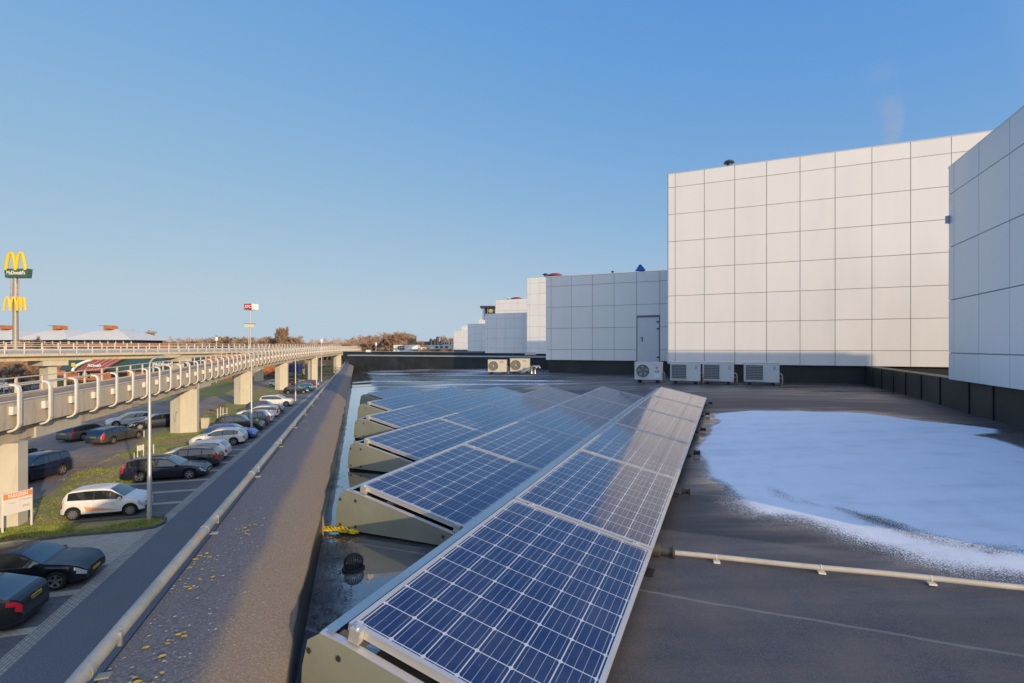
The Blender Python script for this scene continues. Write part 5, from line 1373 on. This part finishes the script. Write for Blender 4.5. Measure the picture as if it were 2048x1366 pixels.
text('lettering', "McDonald's", .95, WH, fx_(194, 731)+Vector((0, -.75, 0)), (1, 0, 0), (0, .25, 1), RS, .06, bold=.02, xs=.72)
text('lettering', "McDonald's", 1.1, WH, fx_(325, 729)+Vector((0, .3, 0)), (1, 0, 0), (0, .25, 1), RS, .06, bold=.025, xs=.92)
b = MB(); b.box((fx_(150, 760).x, YM+1.1, 1.0), (3, 0, 0), (0, .06, 0), (0, 0, 1.8)); wn = b.build('window', CGL, RS)
b = MB()
for k in range(4): b.box((fx_(150, 760).x+k*.98, YM+1.03, 1.0), (.08, 0, 0), (0, .06, 0), (0, 0, 1.8))
b.build('window_frame', WH, wn)
b = MB(); b.box((fx_(215, 760).x, YM+1.1, 1.2), (4, 0, 0), (0, .06, 0), (0, 0, 1.2)); b.build('window', CGL, RS)
b = MB(); b.box((fx_(330, 760).x, YM+1.1, 1.2), (5, 0, 0), (0, .06, 0), (0, 0, 1.2)); b.build('window', CGL, RS)
# arches
YEL = MATS['arch_yellow']
def arches(center, wd, ht, parent, nm, rz=0, th=.35):
    a = Vector((math.cos(rz), math.sin(rz), 0)); b = MB()
    for s_ in (-1, 1):
        pts = []
        for k in range(17):
            u = -1+k/8; x_ = s_*wd/4 + u*wd/4; z_ = ht*(1-abs(u)**2.4)
            pts.append(center + a*x_ + Vector((0, 0, z_)))
        b.tube(pts, [th*(.75+.25*abs(-1+k/8)) for k in range(17)], 8)
    return b.build(nm, YEL, parent, smooth=True)
YP = 95
py_ = sx(31, YP); MP = thing('sign_pylon', 'tall sign mast at left with yellow arches over a green board', 'sign', py_)
b = MB(); b.tube([py_, (py_.x, py_.y, zat(556, YP))], [.5, .38], 14); b.build('mast', mat('mast_grey', (.33, .31, .27), .5, .3, var=.1), MP, smooth=True)
b = MB(); z0, z1 = zat(556, YP), zat(538, YP)
l0, l1, r0_, r1_ = [sx(q_, YP-.5).x for q_ in (10, 8, 53.5, 55.5)]
b.prism([(l0, YP-.5, z0), (r0_, YP-.5, z0), (r1_, YP-.5, z1), (l1, YP-.5, z1)], (0, 1.0, 0)); b.build('board', mat('board_green', (.05, .12, .075), .5), MP)
text('lettering', "McDonald's", .95, WH, (sx(31.5, YP-.53).x, YP-.53, zat(546.5, YP)), (1, 0, 0), (0, 0, 1), MP, .03, bold=.025, xs=.78)
arches(Vector((sx(31.5, YP-.35).x, YP-.35, zat(541, YP))), 3.75, 3.3, MP, 'golden_arches', 0, .30)
for s_, rz_ in ((-1, .25), (1, -.2)):
    arches(Vector((sx(31.5+s_*10.8, YP-.9).x, YP-.9, zat(622, YP))), 2.05, 2.55, MP, 'lower_arches', rz_, .19)
for dx in (-.85, -.45, .45, .85):
    b = MB(); b.box((sx(31.5, YP).x+dx-.06, YP-.3, zat(597, YP)), (.12, 0, 0), (0, .2, 0), (0, 0, (597-560-8*(abs(dx) < .6))/F*YP)); b.build('antenna', mat('antenna_grey', (.5, .48, .5), .5), MP)
for zz in (576, 589):
    b = MB(); b.tube([(sx(31.5, YP).x-.85, YP-.2, zat(zz, YP)), (sx(31.5, YP).x+.85, YP-.2, zat(zz, YP))], .04, 5); b.build('crossarm', CBK, MP)
YK = 170
kc = sx(499.5, YK); KP = thing('sign_pylon', 'slim red and white sign box on a high pole above the rear viaduct', 'sign', kc)
b = MB()
b.tube([(sx(501, YK).x, YK, 0), (sx(501, YK).x, YK, zat(620, YK))], .16, 8); b.build('pole', LPM, KP)
b = MB(); b.tube([(sx(497.5, YK).x, YK, 0), (sx(497.5, YK).x, YK, zat(655, YK))], .14, 8); b.build('pole', LPM, KP)
z0, z1 = zat(619.5, YK), zat(607.5, YK); a = Vector((sx(488.3, YK).x, YK, z0)); c = Vector((sx(505.8, YK).x, YK-.8, z0))
b = MB(); b.box(a, c-a, Vector((1.0, 2.6, 0)), (0, 0, z1-z0)); b.build('sign_box', mat('box_white', (.75, .73, .7), .5), KP)
b = MB(); nrm_ = (c-a).normalized().cross(Vector((0, 0, 1))); b.box(a+nrm_*.04, c-a, -nrm_*.03, (0, 0, z1-z0)); b.build('red_face', mat('sign_red', (.55, .02, .04), .5), KP)
text('lettering', 'KFC', 1.35, WH, (a+c)/2+nrm_*.06+Vector((0, 0, (z1-z0)*.5)), c-a, (0, 0, 1), KP, .03, shear=.25, bold=.05, xs=1.05)
b = MB(); z0, z1 = zat(655, YK), zat(648, YK); b.box((sx(490, YK).x, YK-.4, z0), (sx(509, YK).x-sx(490, YK).x, 0, 0), (0, .8, 0), (0, 0, z1-z0)); b.build('lower_board', mat('board_pale', (.6, .6, .5), .5), KP)
b = MB(); fr_ = sx(490, YK).x, sx(509, YK).x
b.box((fr_[0]-.1, YK-.5, z1), (fr_[1]-fr_[0]+.2, 0, 0), (0, 1, 0), (0, 0, .15)); b.build('board_frame', mat('frame_olive', (.12, .13, .1), .5), KP)
# pavilions with hipped white roofs
YB = 165
ROOFW = mat('pale_roof', (.60, .60, .56), .6, var=.04, scale=.3)
for i, (x0, x1, xa, lab) in enumerate(((-75, 42, -15, 'leftmost pale hipped pavilion behind the arches mast'), (38, 140, 92, 'pale hipped pavilion just right of the arches mast'), (134, 266, 196, 'pale hipped pavilion with glazed band, rightmost of the three'))):
    T = thing('pavilion', lab, 'building', sx((x0+x1)/2, YB), 'three hipped pavilions behind the viaduct')
    A, B_ = sx(x0+4, YB).x, sx(x1-4, YB).x; ze = zat(680, YB)
    b = MB(); b.box((A, YB, 0), (B_-A, 0, 0), (0, 16, 0), (0, 0, zat(688, YB))); b.build('brick_wall', OBR, T)
    b = MB(); b.box((A+.3, YB+.3, zat(688, YB)), (B_-A-.6, 0, 0), (0, 15, 0), (0, 0, ze-zat(688, YB))); b.build('window_band', mat('band_glass', (.03, .04, .055), .15), T)
    n_ = int((B_-A)/2.4)
    for k in range(n_+1):
        b = MB(); b.box((A+k*(B_-A)/n_-.1, YB-.05, zat(688, YB)), (.2, 0, 0), (0, .3, 0), (0, 0, ze-zat(688, YB))); b.build('column', WH, T)
    b = MB(); A2, B2_ = sx(x0-4, YB).x, sx(x1+4, YB).x; zp = zat(656.5, YB)
    secs = []
    for k in range(7):
        f = k/6; zz = ze + (zp-ze)*(.75*f+.25*math.sin(f*math.pi/2)); s1 = f*.42
        cxm = (A2+B2_)/2*(1-f*.3)+sx(xa, YB).x*f*.3
        xa0 = A2+(cxm-A2)*f*.86; xb0 = B2_+(cxm-B2_)*f*.86; ya, yb = YB-1.5+f*6.5, YB+17.5-f*6.5
        secs.append([(xa0, ya, zz), (xb0, ya, zz), (xb0, yb, zz), (xa0, yb, zz)])
    b.loft([[Vector(q) for q in s_] for s_ in secs], closed=True); b.face([Vector(q) for q in secs[-1]]); b.face([Vector(q) for q in secs[0]][::-1])
    rf = b.build('roof', ROOFW, T)
    b = MB(); cxm = sx(xa, YB).x; b.cbox((cxm+.6, YB+4.5, zp+.45), 2.6, 3, 1.1); b.build('roof_light', OBR, rf); b = MB(); b.cbox((cxm-.6, YB+4.4, zp+1.05), 3.2, 3.2, .15); b.build('cap', mat('cap_brown', (.3, .22, .15), .7), rf)
# long orange brick range behind the rear railing
T = thing('brick_range', 'long orange brick wall range below the hipped pavilions', 'building', sx(200, 150)); b = MB(); b.box((sx(-60, 152).x, 152, 0), (sx(318, 152).x-sx(-60, 152).x, 0, 0), (0, 6, 0), (0, 0, zat(688.5, 152))); b.build('wall', OBR, T)
b = MB(); b.box((sx(-60, 152).x, 151.9, zat(698, 152)), (sx(318, 152).x-sx(-60, 152).x, 0, 0), (0, .1, 0), (0, 0, .5)); b.build('window_strip', mat('band_glass', (0, 0, 0)), T)
T = thing('brick_house', 'orange brick building glimpsed behind the brackets right of the restaurant', 'building', sx(400, 150)); b = MB(); b.box((sx(385, 150).x, 150, 0), (sx(560, 150).x-sx(385, 150).x, 0, 0), (0, 8, 0), (0, 0, zat(707, 150))); b.build('wall', OBR, T)
b = MB(); b.box((sx(384, 150).x, 149.8, zat(707, 150)), (sx(561, 150).x-sx(384, 150).x, 0, 0), (0, 8.4, 0), (0, 0, .35)); b.build('eaves', WH, T)
T = thing('brick_house', 'ochre windowed building far behind the sixth pier', 'building', sx(655, 230)); b = MB(); b.box((sx(600, 230).x, 230, 0), (sx(700, 230).x-sx(600, 230).x, 0, 0), (0, 10, 0), (0, 0, zat(708, 230))); b.build('wall', mat('ochre_wall', (.4, .27, .15), .8, var=.15, scale=.5), T)
for k in range(9):
    b = MB(); b.box((sx(612+k*9, 230).x, 229.9, zat(720, 230)), (1.0, 0, 0), (0, .1, 0), (0, 0, 1.6)); b.build('window', MATS['window_dark'], T)
# hedges and green slope beyond
def hedge(px0, px1, Y, h, m, label, dep=2.2, z0=0):
    b = MB(); r_ = random.Random(px0); a, c = sx(px0, Y), sx(px1, Y); ln = (c-a).length
    for i in range(int(ln*170)):
        p = a.lerp(c, r_.random())+Vector((0, r_.uniform(0, dep), z0+h*r_.random()**.7)); s_ = r_.uniform(.06, .2)
        q = [Vector((r_.uniform(-s_, s_), r_.uniform(-s_, s_), r_.uniform(-s_, s_))) for _ in range(3)]
        b.face([p+x for x in q])
    tag(b.build('hedge', m), label, 'hedge')
HG = mat('hedge_green', (.05, .085, .025), .9, var=.4, scale=1); HB2 = mat('hedge_brown', (.16, .10, .05), .9, var=.4, scale=1)
hedge(598, 700, 150, 2.6, HG, 'dark green hedge between the far piers')
hedge(510, 600, 135, 1.8, HG, 'green shrubs left of the blue truck')
hedge(0, 95, 100, 2.0, HB2, 'brownish shrubs at left beneath the rear viaduct')
hedge(60, 240, 108, 1.4, HG, 'green shrubs before the restaurant')
# ------------------------------------------------------------ trees
def tree_mesh(seed, h, spread, twigs, upright=.5, tr=.16):
    r_ = random.Random(seed); tk, tw = MB(), MB()
    def br(p, d, ln, rad, lv):
        n_ = 3; pts = [p]; dd = d.copy()
        for i in range(n_):
            dd = (dd + Vector((r_.uniform(-.14, .14), r_.uniform(-.14, .14), r_.uniform(-.02, .16)*upright))).normalized(); pts.append(pts[-1]+dd*ln/n_)
        (tk if lv < 2 else tw).tube(pts, [rad*(1-.45*i/n_) for i in range(n_+1)], 5 if lv == 0 else 3, caps=False)
        if lv >= 4:
            return
        nb = (7 if lv == 0 else 5 if lv == 1 else twigs)
        for k in range(nb):
            f = r_.uniform(.3, 1) if lv else r_.uniform(.28, 1.0)
            i = min(int(f*n_), n_-1); q = pts[i].lerp(pts[i+1], f*n_-i)
            a = r_.uniform(0, 6.283); sp = spread*r_.uniform(.7, 1.2)
            side = Vector((math.cos(a), math.sin(a), 0)); nd = (dd*(1-sp*.35) + side*sp + Vector((0, 0, upright*.4))).normalized()
            br(q, nd, ln*r_.uniform(.42, .62)*(1 if lv else 1.0-.35*f+.1), rad*.42, lv+1)
    br(Vector((0, 0, 0)), Vector((0, 0, 1)), h*.62, tr, 0)
    return tk, tw
BK = mat('bark', (.16, .11, .08), .9, var=.3, scale=3); TW1 = mat('twig_russet', (.42, .285, .20), .9, var=.35, scale=.4); TW2 = mat('twig_brown', (.36, .26, .18), .9, var=.35, scale=.4); TW3 = mat('twig_ochre', (.42, .24, .05), .9, var=.3, scale=.4); TW4 = mat('needle_green', (.05, .07, .03), .9, var=.4, scale=.4)
def fatten(mb, k):
    pass
TP = {}
def tree(kind, px, Y, topy, label, tm=None, group=None, nm='bare_tree', ws=1.0):
    if kind not in TP:
        cfg = {'round': (1, 12, .85, 5, .35, .22), 'round2': (5, 12, .8, 5, .5, .2), 'round3': (9, 12, 1.0, 5, .3, .22), 'poplar': (3, 12, .28, 6, 1.4, .2)}[kind]
        tk, tw = tree_mesh(*cfg)
        zt = max(v[2] for v in tw.v)
        r_ = random.Random(kind)
        # fine end twigs as slender blades
        ends = tw.v[::7]
        for p in ends:
            p = Vector(p)
            for _ in range(5):
                d = Vector((r_.uniform(-1, 1), r_.uniform(-1, 1), r_.uniform(-.2, 1.3 if kind != 'poplar' else 2.6))).normalized()*r_.uniform(.35, .95); s_ = Vector((r_.uniform(-1, 1), r_.uniform(-1, 1), 0)).normalized()*.045
                tw.face([p-s_, p+s_, p+d])
        root = bpy.data.objects.new(nm, None); C.objects.link(root)
        o1 = tk.build('trunk', BK); o1.parent = root; o2 = tw.build('crown', TW1); o2.parent = root
        TP[kind] = (root, zt, [False])
    root, zt, used = TP[kind]
    if used[0]: r_ = copy_tree(root)
    else: r_ = root; used[0] = True
    s_ = (zat(topy, Y))/zt; q = sx(px, Y); r_.location = q; r_.scale = (s_*ws, s_*ws, s_); r_.rotation_euler = (0, 0, random.uniform(0, 6.28))
    r_.name = nm; r_['label'] = label; r_['category'] = 'tree'
    if group: r_['group'] = group
    elif 'group' in r_: del r_['group']
    for ch in r_.children:
        if ch.name.startswith('crown'): ch.material_slots[0].link = 'OBJECT'; ch.material_slots[0].material = tm or TW1
    return r_
GT = 'bare winter trees along the skyline'
tree('poplar', 556, 235, 656, 'left one of the two tall slender poplars on the skyline', TW2, None, 'poplar_tree', 1.0)
tree('poplar', 566, 237, 654, 'right one of the two tall slender poplars on the skyline', TW2, None, 'poplar_tree', 1.0)
tree('round2', 272, 190, 659, 'pale reddish bare tree right beside the rightmost pavilion', TW1, None)
tree('round', 286, 196, 661, 'second pale reddish bare tree right of the pavilions', TW1, None)
tree('round3', 452, 200, 676, 'dark low bare tree left of the two-pole sign', BK, None)
tree('round', 790, 200, 664, 'tall reddish bare tree at the right end of the viaduct', TW1, None)
tree('round2', 772, 205, 668, 'reddish bare tree just above the viaduct end', TW1, None)
tree('round3', 746, 205, 671, 'slightly lower reddish bare tree left of the tall ones at the viaduct end', TW1, None)
tree('round', 898, 180, 671, 'bare tree touching the farthest pale block', TW1, None)
tree('round3', 563, 225, 683, 'bright ochre low tree at the foot of the poplars', TW3, None)
tree('round2', 20, 88, 716, 'brown bare tree under the rear viaduct near the left edge', TW2, None)
tree('round', 60, 92, 726, 'smaller brown bare tree left of the rear viaduct pier', TW2, None)
tree('round3', 36, 84, 722, 'thick-trunked bare tree below the arches mast', TW2, None)
tree('round2', 68, 130, 672, 'dark reddish small tree before the pavilions right of the mast', TW1, None)
r_ = random.Random(11)
px = 296
while px < 960:
    Y = r_.uniform(215, 300); kind = r_.choice(['round', 'round2', 'round3'])
    base = 676 + 5*math.sin(px*.021) + r_.uniform(-4, 5)
    if 700 < px < 810: base -= 5
    if 470 < px < 540 or 590 < px < 700: base += 5
    if px > 815: base = r_.uniform(680, 687)
    tree(kind, px, Y, base, 'one of the far russet bare trees that make up the skyline wood', r_.choice([TW1, TW1, TW2, TW2, TW3 if r_.random() < .2 else TW1]), GT, 'bare_tree', 1.25)
    px += r_.uniform(5, 10)
# low undergrowth mass along the skyline
b = MB(); r_ = random.Random(5)
for i in range(26000):
    Y = r_.uniform(240, 300); px = r_.uniform(250, 980); h = 12.2+2.2*noise.noise(Vector((px*.03, 0, 0)))+3*noise.noise(Vector((px*.11, 3, 0))) - (3 if px > 820 else 0)
    p = sx(px, Y, max(0, h)*r_.random()**.6); s_ = r_.uniform(.3, .9)
    d = Vector((r_.uniform(-.5, .5), r_.uniform(-.3, .3), r_.uniform(.4, 1)))*s_*2; e = Vector((r_.uniform(.03, .16), 0, 0))
    b.face([p-e, p+e, p+d])
b.build('undergrowth', TW1, kind='stuff')
b = MB()
for i in range(14000):
    Y = r_.uniform(300, 340); px = r_.uniform(-300, 2400); h = 11+2*noise.noise(Vector((px*.02, 0, 0)))
    p = sx(px, Y, max(0, h)*r_.random()**.6); s_ = r_.uniform(.5, 1.4); d = Vector((r_.uniform(-.5, .5), 0, r_.uniform(.4, 1)))*s_*2; e = Vector((.35, 0, 0)); b.face([p-e, p+e, p+d])
b.build('distant_wood', TW2, kind='stuff')
# small clumps of shrubs near the piers are left to the grass colour
# faint steam plume above the tall block
def plume():
    m = bpy.data.materials.new('steam'); m.use_nodes = True; t = m.node_tree; t.nodes.clear()
    out = t.nodes.new('ShaderNodeOutputMaterial'); pv = t.nodes.new('ShaderNodeVolumePrincipled'); pv.inputs['Color'].default_value = (.95, .93, .92, 1); pv.inputs['Anisotropy'].default_value = 0
    tc = t.nodes.new('ShaderNodeTexCoord'); sp = t.nodes.new('ShaderNodeSeparateXYZ'); t.links.new(tc.outputs['Object'], sp.inputs[0])
    X, Y, Z = sp.outputs
    n = noise_n(t, tc.outputs['Object'], .45, 5, .6)
    # centre line drifts with height
    cx = math_n(t, 'ADD', math_n(t, 'MULTIPLY', math_n(t, 'SINE', math_n(t, 'MULTIPLY', Z, 1.0)), .28), math_n(t, 'MULTIPLY', Z, -.04))
    wd = math_n(t, 'ADD', math_n(t, 'MULTIPLY', Z, .12), .42)
    dx = math_n(t, 'DIVIDE', math_n(t, 'SUBTRACT', X, cx), wd); dy = math_n(t, 'DIVIDE', Y, wd)
    r2 = math_n(t, 'ADD', math_n(t, 'MULTIPLY', dx, dx), math_n(t, 'MULTIPLY', dy, dy))
    core = math_n(t, 'MAXIMUM', math_n(t, 'SUBTRACT', 1.0, r2), 0)
    fade = math_n(t, 'MAXIMUM', math_n(t, 'SUBTRACT', 1.0, math_n(t, 'DIVIDE', Z, 4.6)), 0)
    nn = math_n(t, 'MAXIMUM', math_n(t, 'SUBTRACT', n, .40), 0)
    d = math_n(t, 'MULTIPLY', math_n(t, 'MULTIPLY', core, fade), math_n(t, 'MULTIPLY', nn, 6.0))
    t.links.new(d, pv.inputs['Density']); t.links.new(pv.outputs[0], out.inputs['Volume'])
    b = MB(); b.box((-1.6, -1.6, 0), (3.2, 0, 0), (0, 3.2, 0), (0, 0, 4.7)); o = b.build('steam', m)
    o.location = sx(1776, 26, zat(300, 26)); o['kind'] = 'stuff'
plume()
